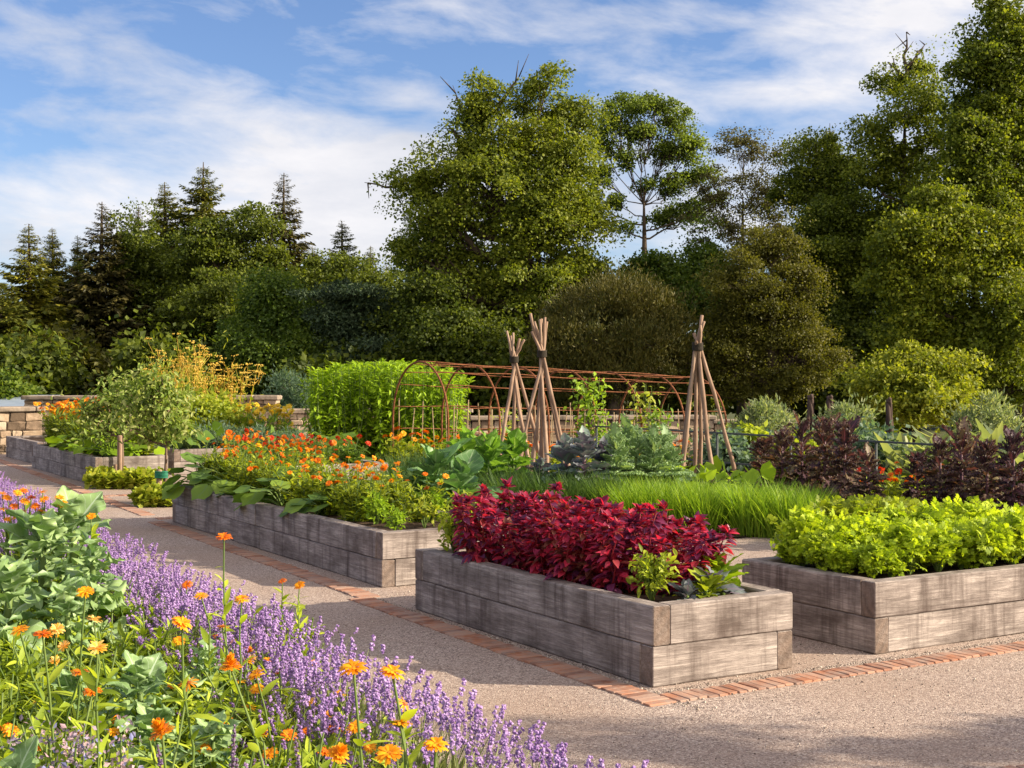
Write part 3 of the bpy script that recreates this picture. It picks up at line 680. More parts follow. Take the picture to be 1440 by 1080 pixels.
# ------------------------------------------------------------------ trees
def unit_ball(r, n): 
    return nrm(r.normal(0, 1, (n, 3))) * (r.random((n, 1)) ** (1 / 3))
def broadleaf(name, label, px, Y, lobes, leaf, size=.2, leaves=16000, clump=.75, flat=.7, trunk_r=.3, trunk_top=None, seed=1, twig=1.0, T=None,
              upward=0.0, group=None, dead=(), shell=.55, cat='tree', per_clump=95, rag=.9, bark='bark', limb=1.0, base=None):
    """lobes: (px, py, half width px, half height px) of the boughs of the crown, each given its own depth"""
    r = np.random.default_rng(seed); X0 = X_at(px, Y); gz = -.4 if base is None else base
    root = thing(name, label, cat, (X0, Y, gz), 0, group)
    s = Y / F; LB = []
    for l in lobes:
        cx = (l[0] - CX) * s - X0; cz = Z_at(l[1], Y) - gz; rx, rz = l[2] * s, l[3] * s
        dy = l[4] if len(l) > 4 else r.uniform(-.7, .7) * rx
        rx *= rag; rz *= rag; LB.append((np.array([cx, dy, cz]), np.array([rx, max(rx * .9, .5), rz])))
    vol = np.array([b[1].prod() for b in LB]); wgt = vol ** .72 / (vol ** .72).sum()
    ztop = .88 * max(b[0][2] for b in LB) if trunk_top is None else trunk_top * s
    # trunk
    bt = MB(); k = np.linspace(0, 1, 10); lean = r.normal(0, .02 * ztop, 2)
    tx = (LB[0][0][0] * .0 + lean[0] * np.sin(k * 2.6)); ty = lean[1] * np.sin(k * 2.2)
    tp = np.stack([tx, ty, k * ztop], -1)
    rad = trunk_r * (1.15 - 1.08 * k) ; rad[0] *= 1.25
    bt.tube(tp, rad, 10)
    cl = []; cw = []
    if cat == 'tree': leaves = int(leaves * 2.9); size = size * .54; clump = clump * .85 * np.exp(r.normal(0, .1)); per_clump = per_clump * 2.7; flat = flat * .8
    clump_n = max(6, int(leaves / per_clump))
    for (c, e), wt in zip(LB, wgt):
        n = max(3, int(round(clump_n * wt)))
        d = nrm(r.normal(0, 1, (n, 3))); rr = shell + (1 - shell) * r.random((n, 1)) ** .6
        rr[r.random((n, 1)) < .22] *= .55; rr *= np.exp(r.normal(0, .13, (n, 1))); rr[r.random((n, 1)) < .16] *= 1.25
        p = c + d * e * rr
        # bough from the trunk, then twigs out to the clumps
        zb = np.clip(c[2] - (.35 * e[2] + .45 * np.hypot(c[0], c[1])), .12 * ztop, ztop * .93)
        st = np.array([np.interp(zb, tp[:, 2], tp[:, 0]), np.interp(zb, tp[:, 2], tp[:, 1]), zb])
        kk = np.linspace(0, 1, 7)[:, None]
        br = st + (c - st) * kk; br[:, 2] -= (np.sin(kk[:, 0] * 3.14) * .1 * np.linalg.norm(c - st)); br += r.normal(0, .03, br.shape) * np.linalg.norm(c - st) * np.sin(kk * 3.14)
        r0 = max(.03, np.interp(zb, tp[:, 2], rad) * .6) * limb
        bt.tube(br, np.linspace(r0, r0 * .35, 7), 7)
        for q in p:
            if r.random() > twig: continue
            a = br[r.integers(3, 7)]; m_ = (a + q) / 2 + r.normal(0, .12, 3) * np.linalg.norm(q - a) * .6
            bt.tube([a, m_, q], [max(.012, r0 * .24), max(.01, r0 * .15), .006], 4, cap=False)
        cl.append(p); cw.append(np.full(n, 1.0))
    for (x0, y0, x1, y1) in dead:        # bare branches
        a = np.array([(x0 - CX) * s - X0, 0, Z_at(y0, Y) - gz]); q = np.array([(x1 - CX) * s - X0, .3, Z_at(y1, Y) - gz])
        kk = np.linspace(0, 1, 7)[:, None]; pts = a + (q - a) * kk + r.normal(0, .05, (7, 3)) * np.linalg.norm(q - a) * .4 * np.sin(kk * 3.14)
        bt.tube(pts, np.linspace(.09, .015, 7), 5)
        for j in range(3, 7): bt.tube([pts[j], pts[j] + r.normal(0, .3, 3) + (q - a) * .16], [.03, .008], 4)
    cl = np.concatenate(cl); per = max(10, int(leaves / len(cl)))
    cs = clump * np.exp(r.normal(0, .42, len(cl)))
    idx = np.repeat(np.arange(len(cl)), per); g = nrm(r.normal(0, 1, (len(idx), 3)) * [1, 1, .8] + [0, 0, .3]) * (.45 + .6 * r.random((len(idx), 1)))
    off = g * np.array([1, 1, flat]) * cs[idx][:, None]
    pos = cl[idx] + off
    ok = pos[:, 2] > .2; pos, off, idx = pos[ok], off[ok], idx[ok]
    d = nrm(off) * .6 + r.normal(0, .55, off.shape) + np.array([0, 0, -.15 + upward]); nn = nrm(off) * .8 + r.normal(0, .42, off.shape) + np.array([0, 0, .45 if upward < .5 else 0])
    b = MB(); b.inst(T or T_QW, frames(d, nn), pos, size * np.exp(r.normal(0, .22, len(pos))))
    part('trunk', bt, M[bark], root); part('crown', b, M[leaf], root, False)
    return root

def spruce_mesh(seed, h=14.0, rb=2.6, mat='spruce needle', sparse=1.0, droop=.25, top_bare=0.0):
    """a spruce h metres tall: whorls of boughs that sag and lift at their tips, hung with needle sprays"""
    r = np.random.default_rng(seed); bt = MB(); b = MB()
    bt.tube([(0, 0, 0), (.03, 0, h * .5), (0, .02, h)], [.26, .15, .015], 8)
    z = h * .06; P_, D_, N_, S_ = [], [], [], []
    while z < h * .985:
        k = z / h; L = rb * (1 - k) ** .82 * r.uniform(.8, 1.12) + .05
        n = int(r.integers(6, 10)); a0 = r.uniform(0, 6.28)
        for i in range(n):
            if r.random() > sparse: continue
            a = a0 + i / n * 6.283 + r.normal(0, .3); l = L * r.uniform(.55, 1.2); z_ = z + r.normal(0, .12)
            kk = np.linspace(0, 1, 6); rise = .35 * k
            pts = np.stack([np.cos(a) * l * kk, np.sin(a) * l * kk, z_ + l * (rise * kk - droop * np.sin(kk * 2.2) + .16 * kk ** 3)], -1)
            bt.tube(pts, np.linspace(.03 * (1 - k) + .008, .004, 6), 4, cap=False)
            m = int(16 + l * 34)
            t = r.random(m) ** .75; p = np.stack([np.interp(t, kk, pts[:, j]) for j in range(3)], -1)
            side = np.where(r.random(m) < .5, 1, -1)[:, None] * np.array([-np.sin(a), np.cos(a), 0])
            wd = (.42 * l * (1 - t) ** .8 + .08)[:, None]
            p = p + side * wd * r.random((m, 1)) * .8 + r.normal(0, .03, (m, 3))
            D_.append(np.array([np.cos(a), np.sin(a), 0]) * .8 + side * .5 + np.array([0, 0, -.5]) + r.normal(0, .35, (m, 3))); P_.append(p)
            N_.append(np.array([0, 0, 1.0]) + r.normal(0, .45, (m, 3))); S_.append(r.uniform(.22, .45, m) * min(1, .3 + l * .7) * (.45 + .55 * min(1, 2.5 * (1 - k))))
        z += r.uniform(.26, .42) * (1.1 - .55 * k)
    b.inst(T_QN if False else leaf_quad(.42), frames(np.concatenate(D_), np.concatenate(N_)), np.concatenate(P_), np.concatenate(S_))
    return bt.mesh('trunk', M['bark']), b.mesh('crown', M[mat], False)
SPR = {k: spruce_mesh(*a, **kw) for k, a, kw in (('a', (1,), {}), ('b', (2,), dict(rb=2.9)), ('brown', (3,), dict(mat='brown needle', sparse=.72, rb=2.5)), ('pale', (4,), dict(mat='larch needle', sparse=.5, rb=2.2)), ('c', (5,), dict(rb=3.3, droop=.15)))}
def spruce(kind, label, px, top, hw, Y, rz=0.0):
    h = Z_at(top, Y) + .4; rb = {'a': 2.6, 'b': 2.9, 'brown': 2.5, 'pale': 2.2, 'c': 3.3}[kind]
    root = thing('conifer', label, 'conifer tree', (X_at(px, Y), Y, -.4), rz, 'conifers beyond the wall')
    w = hw * Y / F / rb * 1.45; root.scale = (w, w, h / 14.0); root.rotation_euler[0] = .02 * math.sin(px); root.rotation_euler[1] = .02 * math.cos(px * 1.7)
    part('trunk', SPR[kind][0], None, root); part('crown', SPR[kind][1], None, root)
spruce('a', 'spruce with tiered sunlit boughs at the far left of the tree line', 42, 314, 66, 48)
spruce('c', 'broad spruce cut by the left edge of the photo', 4, 392, 70, 45, 2.2)
spruce('b', 'narrow spruce close behind the leftmost spruce', 80, 320, 52, 53, 1.0)
spruce('brown', 'dark brownish spruce between the left spruces and the round dark trees', 139, 284, 68, 52, 2.0)
spruce('b', 'small spruce tip between the narrow and the brownish spruce', 108, 330, 40, 57, 3.0)
spruce('c', 'tallest spruce of the left group, spreading tiers against the sky', 281, 226, 92, 56, .5)
spruce('b', 'spruce leaning against the left of the tallest spruce', 240, 256, 74, 57, 4.0)
spruce('brown', 'thin spruce top seen left of the tallest spruces', 192, 290, 45, 58, 5.0)
spruce('brown', 'tall open brown spruce standing clear of the dark round trees', 398, 242, 66, 54, 3.6)
spruce('a', 'bright green spruce right of the tall brown spruce', 484, 310, 62, 55, 2.4)
spruce('b', 'low spruce tip between the bright spruce and the big oak', 517, 346, 44, 58, .2)
spruce('a', 'small spruce tip just right of the brownish spruce', 168, 318, 44, 58, 4.4)
spruce('b', 'spruce tip rising from the dull green bushy tree', 444, 346, 50, 57, 2.9)
spruce('a', 'short spruce tip close to the left edge of the big oak', 546, 372, 46, 58, .9)
spruce('pale', 'pale thin conifer at the left edge of the big oak', 574, 285, 56, 54, 1.2)
spruce('c', 'dark spire behind the broad tree left of the larch', 1172, 172, 60, 56, 1.8)

BG = 'broadleaf trees beyond the wall'
tree = lambda *a, **k: broadleaf('tree', *a, group=BG, **k)
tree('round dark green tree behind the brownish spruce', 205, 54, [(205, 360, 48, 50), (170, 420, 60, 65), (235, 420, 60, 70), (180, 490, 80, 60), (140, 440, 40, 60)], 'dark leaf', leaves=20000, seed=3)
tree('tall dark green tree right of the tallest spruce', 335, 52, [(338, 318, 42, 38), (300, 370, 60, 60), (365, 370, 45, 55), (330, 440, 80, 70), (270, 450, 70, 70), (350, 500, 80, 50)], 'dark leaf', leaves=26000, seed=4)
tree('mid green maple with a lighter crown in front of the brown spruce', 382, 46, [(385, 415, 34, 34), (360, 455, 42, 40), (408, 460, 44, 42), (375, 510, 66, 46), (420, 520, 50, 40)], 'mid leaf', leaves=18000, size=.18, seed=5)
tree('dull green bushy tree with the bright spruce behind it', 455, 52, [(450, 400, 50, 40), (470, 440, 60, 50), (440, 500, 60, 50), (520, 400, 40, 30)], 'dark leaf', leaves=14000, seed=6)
tree('dark blue green cedar with flat layers left of the oak', 512, 45, [(500, 412, 58, 16), (530, 440, 58, 18), (495, 466, 62, 18), (535, 490, 58, 18), (500, 515, 64, 20), (470, 440, 40, 14)], 'cedar needle', leaves=20000, size=.22, flat=.35, seed=7, T=leaf_quad(.4), shell=.2)
tree('great oak in the middle with a bare branch reaching left', 735, 46,
     [(770, 118, 24, 26), (742, 140, 30, 30), (690, 148, 44, 36), (655, 178, 20, 22), (790, 165, 40, 36), (825, 175, 22, 40), (715, 205, 75, 50), (640, 235, 46, 40), (600, 262, 34, 28), (565, 258, 24, 18),
      (790, 235, 62, 55), (690, 280, 90, 60), (620, 310, 56, 46), (770, 310, 80, 60), (645, 375, 80, 56), (760, 385, 96, 62), (590, 360, 40, 36), (830, 300, 34, 40), (700, 440, 100, 60), (820, 400, 50, 50), (600, 430, 62, 50)],
     'oak leaf', leaves=50000, size=.185, clump=.6, rag=.86, per_clump=70, flat=.85, trunk_r=.55, seed=8, dead=((590, 268, 516, 255), (655, 170, 640, 128), (645, 195, 628, 172), (700, 150, 730, 105)), shell=.5)
tree('dark low tree filling the space under the oak on its left', 600, 44, [(590, 470, 60, 46), (640, 490, 70, 46), (560, 510, 60, 40), (690, 500, 70, 50), (610, 430, 50, 40)], 'dark leaf', leaves=22000, seed=9)
tree('tall ash with a bare straight trunk and umbrella crown', 903, 54,
     [(885, 148, 26, 16), (918, 150, 30, 18), (948, 168, 26, 20), (860, 172, 24, 20), (900, 185, 34, 16), (845, 205, 20, 20), (970, 205, 24, 22), (935, 215, 30, 18), (880, 225, 20, 14), (985, 245, 22, 20), (950, 258, 28, 18), (845, 250, 22, 18), (868, 285, 18, 12), (832, 280, 16, 14), (970, 300, 30, 16), (930, 308, 22, 12), (996, 278, 16, 14), (908, 262, 16, 10), (880, 322, 14, 8)],
     'ash leaf', leaves=12500, size=.17, clump=.5, per_clump=42, trunk_r=.3, seed=10, trunk_top=335, shell=.2, limb=.8, flat=.85, rag=1.05)
tree('half bare twiggy grey tree between the ash and the broad tree', 1046, 52,
     [(1040, 205, 46, 28), (1080, 220, 36, 30), (1000, 265, 36, 44), (1060, 270, 50, 40), (1020, 320, 50, 44), (1085, 310, 40, 40), (975, 330, 24, 30), (1045, 370, 60, 30)],
     'brown leaf', leaves=7000, per_clump=50, size=.14, clump=.55, trunk_r=.24, seed=12, trunk_top=330, shell=.2, limb=.8)
tree('broad yellow green tree right of the twiggy tree', 1160, 49,
     [(1150, 215, 42, 26), (1185, 240, 38, 36), (1125, 270, 46, 46), (1180, 310, 56, 56), (1135, 350, 60, 56), (1200, 390, 60, 60), (1150, 430, 70, 60)], 'oak leaf', leaves=30000, size=.17, clump=.6, seed=13)
tree('dense dark holly in front of the broad tree', 1085, 41,
     [(1085, 345, 44, 40), (1050, 400, 56, 50), (1120, 400, 50, 50), (1085, 450, 80, 54), (1030, 500, 60, 54), (1120, 510, 70, 54), (1075, 540, 90, 30)], 'olive leaf', leaves=42000, size=.12, clump=.5, seed=14)
tree('tall ragged larch with a bare forked top', 1276, 48,
     [(1290, 92, 20, 18), (1256, 125, 26, 24), (1305, 130, 30, 26), (1275, 160, 40, 26), (1232, 190, 34, 24), (1310, 195, 34, 30), (1270, 225, 52, 28), (1220, 250, 34, 26), (1300, 265, 50, 34), (1250, 310, 56, 36), (1300, 340, 56, 40), (1215, 350, 50, 44), (1270, 400, 80, 50)],
     'oak leaf', leaves=24000, rag=1.08, size=.18, clump=.62, trunk_r=.32, seed=15, trunk_top=460, flat=.85, shell=.25, dead=((1276, 110, 1278, 42), (1276, 95, 1304, 60), (1272, 110, 1252, 85)))
tree('very tall tree cut by the right edge of the photo', 1432, 45,
     [(1408, 50, 40, 36), (1440, 90, 50, 60), (1375, 100, 34, 36), (1385, 150, 50, 44), (1440, 190, 60, 60), (1370, 210, 50, 44), (1410, 270, 64, 46), (1460, 310, 60, 70), (1360, 280, 40, 40), (1480, 130, 50, 80), (1400, 20, 24, 20)],
     'oak leaf', leaves=44000, rag=1.02, size=.19, clump=.66, flat=.85, trunk_r=.42, seed=16, shell=.4)
tree('light green spreading tree whose boughs hang low on the right', 1362, 38,
     [(1318, 285, 30, 26), (1285, 335, 40, 34), (1345, 330, 44, 40), (1262, 395, 34, 30), (1320, 390, 44, 36), (1385, 380, 50, 44), (1430, 345, 40, 40), (1285, 450, 44, 34), (1350, 455, 50, 36), (1425, 440, 56, 44), (1395, 510, 50, 34), (1445, 520, 40, 50), (1245, 345, 22, 20), (1300, 500, 40, 24)],
     'lime leaf', leaves=32000, rag=1.1, size=.17, clump=.52, flat=.9, per_clump=60, trunk_r=.24, seed=17, shell=.3)
tree('rounded maple shrub with sunlit right side below the light green tree', 1285, 33,
     [(1278, 508, 36, 24), (1250, 535, 40, 30), (1308, 530, 44, 34), (1285, 560, 78, 36), (1330, 560, 40, 36)], 'lime leaf', leaves=15000, size=.16, clump=.42, trunk_r=.1, seed=18)
tree('broad olive brown yew behind the tunnel', 868, 41,
     [(868, 425, 60, 36), (820, 450, 56, 40), (915, 450, 56, 42), (790, 495, 50, 40), (870, 490, 80, 50), (945, 500, 50, 46), (850, 540, 110, 34)], 'yew leaf', leaves=42000, size=.2, clump=.5, flat=1.1, seed=19, T=leaf_quad(.3), upward=1.3)
tree('small green tree below the ash trunk', 955, 50, [(925, 372, 36, 26), (985, 385, 50, 46), (960, 420, 56, 46), (1010, 430, 50, 46), (900, 400, 40, 36)], 'mid leaf', leaves=18000, size=.18, seed=20)
tree('dark tree in the shade behind the light green tree', 1200, 47, [(1200, 470, 60, 60), (1160, 530, 70, 50), (1250, 450, 60, 60), (1380, 520, 80, 60), (1300, 500, 80, 60), (1440, 450, 60, 80)], 'dark leaf', leaves=24000, seed=21)
# undergrowth along the foot of the wood
def bush(label, px, top, hw, Y, leaf, seed, leaves=6000, size=.16, name='shrub', **k):
    hz = (HY + EYE * F / Y * 1.0 - top)
    t0 = top
    lob = [(px, t0 + hz * .25, hw * .6, hz * .25), (px - hw * .45, t0 + hz * .5, hw * .55, hz * .35), (px + hw * .45, t0 + hz * .48, hw * .55, hz * .35), (px, t0 + hz * .65, hw * .9, hz * .35)]
    return broadleaf(name, label, px, Y, lob, leaf, size=size, leaves=leaves, clump=k.pop('clump', .4), trunk_r=.05, seed=seed, cat='shrub', **k)
UG = 'shrubs at the foot of the wood'
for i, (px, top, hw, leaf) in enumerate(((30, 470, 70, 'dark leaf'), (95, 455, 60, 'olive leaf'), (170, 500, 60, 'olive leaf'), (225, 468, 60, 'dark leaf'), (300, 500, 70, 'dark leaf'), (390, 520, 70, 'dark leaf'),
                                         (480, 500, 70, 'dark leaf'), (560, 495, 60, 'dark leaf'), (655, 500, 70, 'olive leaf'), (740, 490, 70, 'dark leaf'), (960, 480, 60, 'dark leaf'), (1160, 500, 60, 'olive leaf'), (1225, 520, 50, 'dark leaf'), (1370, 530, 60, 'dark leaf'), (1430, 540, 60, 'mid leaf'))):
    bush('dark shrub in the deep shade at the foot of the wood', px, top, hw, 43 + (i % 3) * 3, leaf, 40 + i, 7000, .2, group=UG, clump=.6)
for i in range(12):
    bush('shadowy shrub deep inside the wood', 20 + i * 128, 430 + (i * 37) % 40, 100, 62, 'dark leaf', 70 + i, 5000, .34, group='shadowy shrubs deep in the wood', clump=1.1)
bush('light green rounded shrub behind the roof at the far left', 0, 524, 34, 38, 'mid leaf', 31, 6000, .12, group=UG)
bush('grey green feathery shrub just beyond the wall, left of the big bush', 414, 524, 36, 33, 'blue grey leaf', 32, 9000, .1, T=leaf_quad(.25), upward=.6, clump=.3)

# the tree by the path whose shade falls on the gravel
x, y = 8.6, 4.35
rt = broadleaf('tree', 'small open tree beside the path casting dappled shade on the gravel', CX + x / y * F, y,
               [(CX + x / y * F + dx * F / y, HY + (EYE - z) * F / y, rx * F / y, .22 * F / y, dy) for dx, dy, z, rx in ((-.2, -.3, 2.75, .6), (.6, .5, 3.0, .7), (-.7, .6, 2.6, .5), (1.0, -.7, 3.1, .7), (.2, .65, 2.55, .5), (-.3, -1.2, 2.9, .6), (0, .1, 3.5, .6), (.4, -.6, 3.7, .5), (-.4, .45, 3.45, .4), (.1, -1.3, 3.3, .5))],
               'lime leaf', size=.09, leaves=4600, clump=.28, trunk_r=.07, seed=51, twig=1, base=0.0)

# ------------------------------------------------------------------ plants: makers, each returns an Empty with its parts
def rosette_dirs(r, n, lo, hi):
    a = r.uniform(0, 6.283, n); e = np.radians(r.uniform(lo, hi, n))
    return np.stack([np.cos(a) * np.cos(e), np.sin(a) * np.cos(e), np.sin(e)], -1)
def upn(d): return np.tile([0, 0, 1.0], (len(d), 1)) + d * .01
DEF = dict()
def mk(name, label, cat, group=None): return thing(name, label, cat, (0, 0, 0), 0, group)

def make_amaranth(seed, h=.42):
    r = np.random.default_rng(seed); o = mk('amaranth_plant', 'crimson amaranth', 'amaranth', 'amaranth plants in the front timber bed')
    st = MB(); lf = MB(); P_, D_, N_, S_ = [], [], [], []
    for s in range(4):
        base = r.normal(0, .035, 3) * [1, 1, 0]; top = base + np.array([r.normal(0, .07), r.normal(0, .07), h * r.uniform(.78, 1.08)])
        k = np.linspace(0, 1, 6)[:, None]; pts = base + (top - base) * k; pts[:, :2] += r.normal(0, .008, (6, 2)); st.tube(pts, np.linspace(.007, .003, 6), 5)
        n = 74; t = r.random(n) ** .8 * .92 + .08; p = np.stack([np.interp(t, k[:, 0], pts[:, j]) for j in range(3)], -1)
        d = rosette_dirs(r, n, -30, 25); d[:, 2] += .3 * (t - .5); p = p + d * .035 * (1.4 - t)[:, None]
        P_.append(p); D_.append(d); N_.append(upn(d) + r.normal(0, .25, d.shape)); S_.append(r.uniform(.042, .082, n) * (1.15 - .35 * t))
        n = 16; d = rosette_dirs(r, n, 15, 80); P_.append(np.tile(top, (n, 1))); D_.append(d); N_.append(upn(d) + r.normal(0, .3, d.shape)); S_.append(r.uniform(.035, .075, n))
    lf.inst(leaf_ovate(.6, .3, .18), frames(np.concatenate(D_), np.concatenate(N_)), np.concatenate(P_), np.concatenate(S_))
    part('stem', st, M['rstem'], o); part('foliage', lf, M['amaranth leaf'], o); return o

def make_parsley(seed, h=.3, mat='parsley leaf', name='parsley_plant', cat='parsley', label='bright parsley', rad=.17, n=70, T=None, sl=.055):
    r = np.random.default_rng(seed); o = mk(name, label, cat)
    st = MB(); lf = MB(); P_, D_ = [], []
    for i in range(n):
        d = rosette_dirs(r, 1, 40, 88)[0]; L = h * r.uniform(.55, 1.1); tip = np.array([d[0] * rad / .17 * .8, d[1] * rad / .17 * .8, d[2] + .25]); tip = nrm(tip) * L
        mid = tip * .55 + [0, 0, .03]; st.tube([(0, 0, 0), mid, tip], [.0025, .002, .0012], 3, cap=False)
        for j in range(6):
            P_.append(tip * r.uniform(.62, 1.04) + r.normal(0, .024, 3)); D_.append(nrm(np.array([d[0], d[1], .3]) + r.normal(0, .6, 3)))
    D_ = np.array(D_); lf.inst(T or T_TRE, frames(D_, upn(D_) + r.normal(0, .45, D_.shape)), P_, r.uniform(.6, 1.15, len(P_)) * sl)
    part('stem', st, M['stem'], o); part('foliage', lf, M[mat], o); return o

def make_chive(seed, mat, h=.42, n=260, name='chive_clump', label='chives', rad=.12, spread=.35):
    r = np.random.default_rng(seed); o = mk(name, label, 'chives'); lf = MB()
    p = np.concatenate([r.normal(0, rad * .5, (n, 2)), np.zeros((n, 1))], 1); d = np.concatenate([p[:, :2] * spread / rad * .8 + r.normal(0, .14, (n, 2)), np.ones((n, 1))], 1)
    lf.inst(leaf_blade(.022, .3), frames(d, np.concatenate([d[:, :2], -.1 * np.ones((n, 1))], 1) * [-1, -1, 1] + r.normal(0, .05, (n, 3))), p, h * r.uniform(.6, 1.1, n))
    part('foliage', lf, M[mat], o); return o

def make_rosette(seed, T, mat, stem, name, label, cat, n=14, size=.35, lo=5, hi=75, h0=.08, lift=.0, trunk=0.0, svar=.25, shrink=.35):
    """cabbages, kales and squashes: big leaves round a short stem; the lower ones lie flatter"""
    r = np.random.default_rng(seed); o = mk(name, label, cat); lf = MB(); st = MB()
    k = np.sort(r.random(n)); a = np.arange(n) * 2.4 + r.normal(0, .3, n); e = np.radians(lo + (hi - lo) * k + r.normal(0, 8, n))
    d = np.stack([np.cos(a) * np.cos(e), np.sin(a) * np.cos(e), np.sin(e)], -1); zz = h0 + trunk * k
    p = np.stack([d[:, 0] * .02, d[:, 1] * .02, zz], -1); Ts = T if isinstance(T, list) else [T]
    sz = size * (1.05 - shrink * k) * np.exp(r.normal(0, svar, n)); N_ = upn(d) + r.normal(0, .18, d.shape)
    for i, t in enumerate(Ts):
        m = np.arange(n) % len(Ts) == i; lf.inst(t, frames(d[m], N_[m]), p[m], sz[m])
    st.tube([(0, 0, -.03), (r.normal(0, .01), r.normal(0, .01), h0 + trunk * .5), (0, 0, h0 + trunk)], [.02, .017, .012], 7)
    part('stem', st, M[stem], o); part('foliage', lf, M[mat], o); return o

def make_squash(seed, n=14, mat='squash leaf', name='squash_plant', label='squash', cat='squash', rad=.35, h=.3, size=.2):
    r = np.random.default_rng(seed); o = mk(name, label, cat); lf = MB(); st = MB()
    for i in range(n):
        a = r.uniform(0, 6.28); R0 = rad * r.random() ** .6; tip = np.array([math.cos(a) * R0, math.sin(a) * R0, h * r.uniform(.35, 1.0) * (1.1 - .5 * R0 / rad)])
        st.tube([(0, 0, 0), (tip[0] * .4, tip[1] * .4, tip[2] * .75), tip], [.009, .007, .005], 5, cap=False)
        d = nrm(np.array([[math.cos(a), math.sin(a), -.25 + r.normal(0, .25)]]) + r.normal(0, .3, (1, 3))); nn = np.array([[.35 * math.cos(a), .35 * math.sin(a), 1]]) + r.normal(0, .22, (1, 3))
        lf.inst(T_ROUND[i % 3], frames(d, nn), tip - d[0] * size * .08, [size * r.uniform(.65, 1.2)])
    part('stem', st, M['stem'], o); part('foliage', lf, M[mat], o); return o

# flowers: petals round a domed eye, radius 1, facing +Z
def petals_t(n=18, rings=2, seed=0, cup=.18, w=.24):
    r = np.random.default_rng(seed); b = dict(v=[], q=[], uv=[])
    for g in range(rings):
        m = n if g == 0 else int(n * .8)
        for i in range(m):
            a = (i + .5 * g) / m * 6.283 + r.normal(0, .07); L = (1 - .22 * g) * r.uniform(.88, 1.06); el = cup * (1 + 1.2 * g) + r.normal(0, .08)
            c, s = math.cos(a), math.sin(a); base = len(b['v'])
            for k, hw in ((.18, .35), (.5, .9), (.82, 1.0), (1.0, .5)):
                z = el * k - .22 * k ** 3 + .05 * g
                for e in (-1, 1):
                    x, y = L * k, e * hw * w / 2; b['v'].append((x * c - y * s, x * s + y * c, z + .02 * e * r.normal())); b['uv'].append((.5 + e * .5, k))
            for k in range(3): b['q'].append((base + k * 2, base + k * 2 + 1, base + k * 2 + 3, base + k * 2 + 2))
    return tmpl(b['v'], b['q'], uv=b['uv'])
def eye_t(rad=.26, hgt=.13):
    v = [(0, 0, hgt)]; t = []; q = []
    for j, (rr, z) in enumerate(((.55, .9), (1, .3))):
        for i in range(9): a = i / 9 * 6.283; v.append((math.cos(a) * rad * rr, math.sin(a) * rad * rr, hgt * z))
    for i in range(9): t.append((0, 1 + i, 1 + (i + 1) % 9)); q.append((1 + i, 10 + i, 10 + (i + 1) % 9, 1 + (i + 1) % 9))
    return tmpl(v, q, t)
FLW = {}
for k, mat, eye, args in (('orange', 'orange petal', 'flower eye', (18, 2, 1)), ('deep', 'deep orange petal', 'dark flower eye', (17, 2, 2)), ('pale', 'pale orange petal', 'flower eye', (18, 2, 3, .3)), ('star', 'orange petal', 'dark flower eye', (13, 1, 4, .05, .17)), ('double', 'orange petal', 'flower eye', (20, 4, 5, .25))):
    b = MB(); b.one(petals_t(*args)); e = MB(); e.one(eye_t())
    FLW[k] = (b.mesh('petals', M[mat], True), e.mesh('flower_eye', M[eye], True))
SF = {}                                  # small flowers of the farther beds: petals and eye in one mesh
for k, mat, eye in (('orange', 'orange petal', 'dark flower eye'), ('deep', 'deep orange petal', 'dark flower eye'), ('red', 'red petal', 'dark flower eye'), ('yellow', 'yellow petal', 'flower eye')):
    b = MB(); b.one(petals_t(9, 2, 6, .25, .5)); b.one(eye_t(.3, .15), m=1); SF[k] = b.mesh('flower', [M[mat], M[eye]], True)

def flower_rot(n, spin):
    z = Vector(n).normalized(); x = Vector((math.cos(spin), math.sin(spin), .1)); y = z.cross(x).normalized(); x = y.cross(z)
    return Matrix((x, y, z)).transposed().to_euler()

def leafy_stems(r, lf, st, tips, leaves=14, size=.085, T=T_SPAT, rs=.0035, base_r=.05):
    """branching flower stems from the ground to each tip with spoon shaped leaves along them"""
    P_, D_, S_ = [], [], []
    for tip in tips:
        tip = np.asarray(tip, float); b0 = np.array([r.normal(0, base_r), r.normal(0, base_r), 0]); k = np.linspace(0, 1, 7)[:, None]
        pts = b0 + (tip - b0) * k; pts[:, :2] += (tip - b0)[:2] * (.25 * (k ** 2 - k)); pts[1:-1] += r.normal(0, .008, (5, 3)); st.tube(pts, np.linspace(rs * 1.4, rs * .8, 7), 5, cap=False)
        t = r.random(leaves) ** .8 * .9; p = np.stack([np.interp(t, k[:, 0], pts[:, j]) for j in range(3)], -1); d = rosette_dirs(r, leaves, 5, 65)
        P_.append(p); D_.append(d); S_.append(size * r.uniform(.6, 1.25, leaves) * (1.15 - .55 * t))
        if r.random() < .3:
            st.inst(T_BUD, frames(np.array([[0, 0, 1.0]]) + r.normal(0, .3, (1, 3)), r.normal(0, 1, (1, 3))), pts[4:5] + r.normal(0, .03, (1, 3)) + [0, 0, .05], [rs * 4.5])
            st.tube([pts[3], pts[4] + [0, 0, .02]], [rs * .7, rs * .5], 3, cap=False)
    D_ = np.concatenate(D_); lf.inst(T, frames(D_, upn(D_) + r.normal(0, .3, D_.shape)), np.concatenate(P_), np.concatenate(S_))

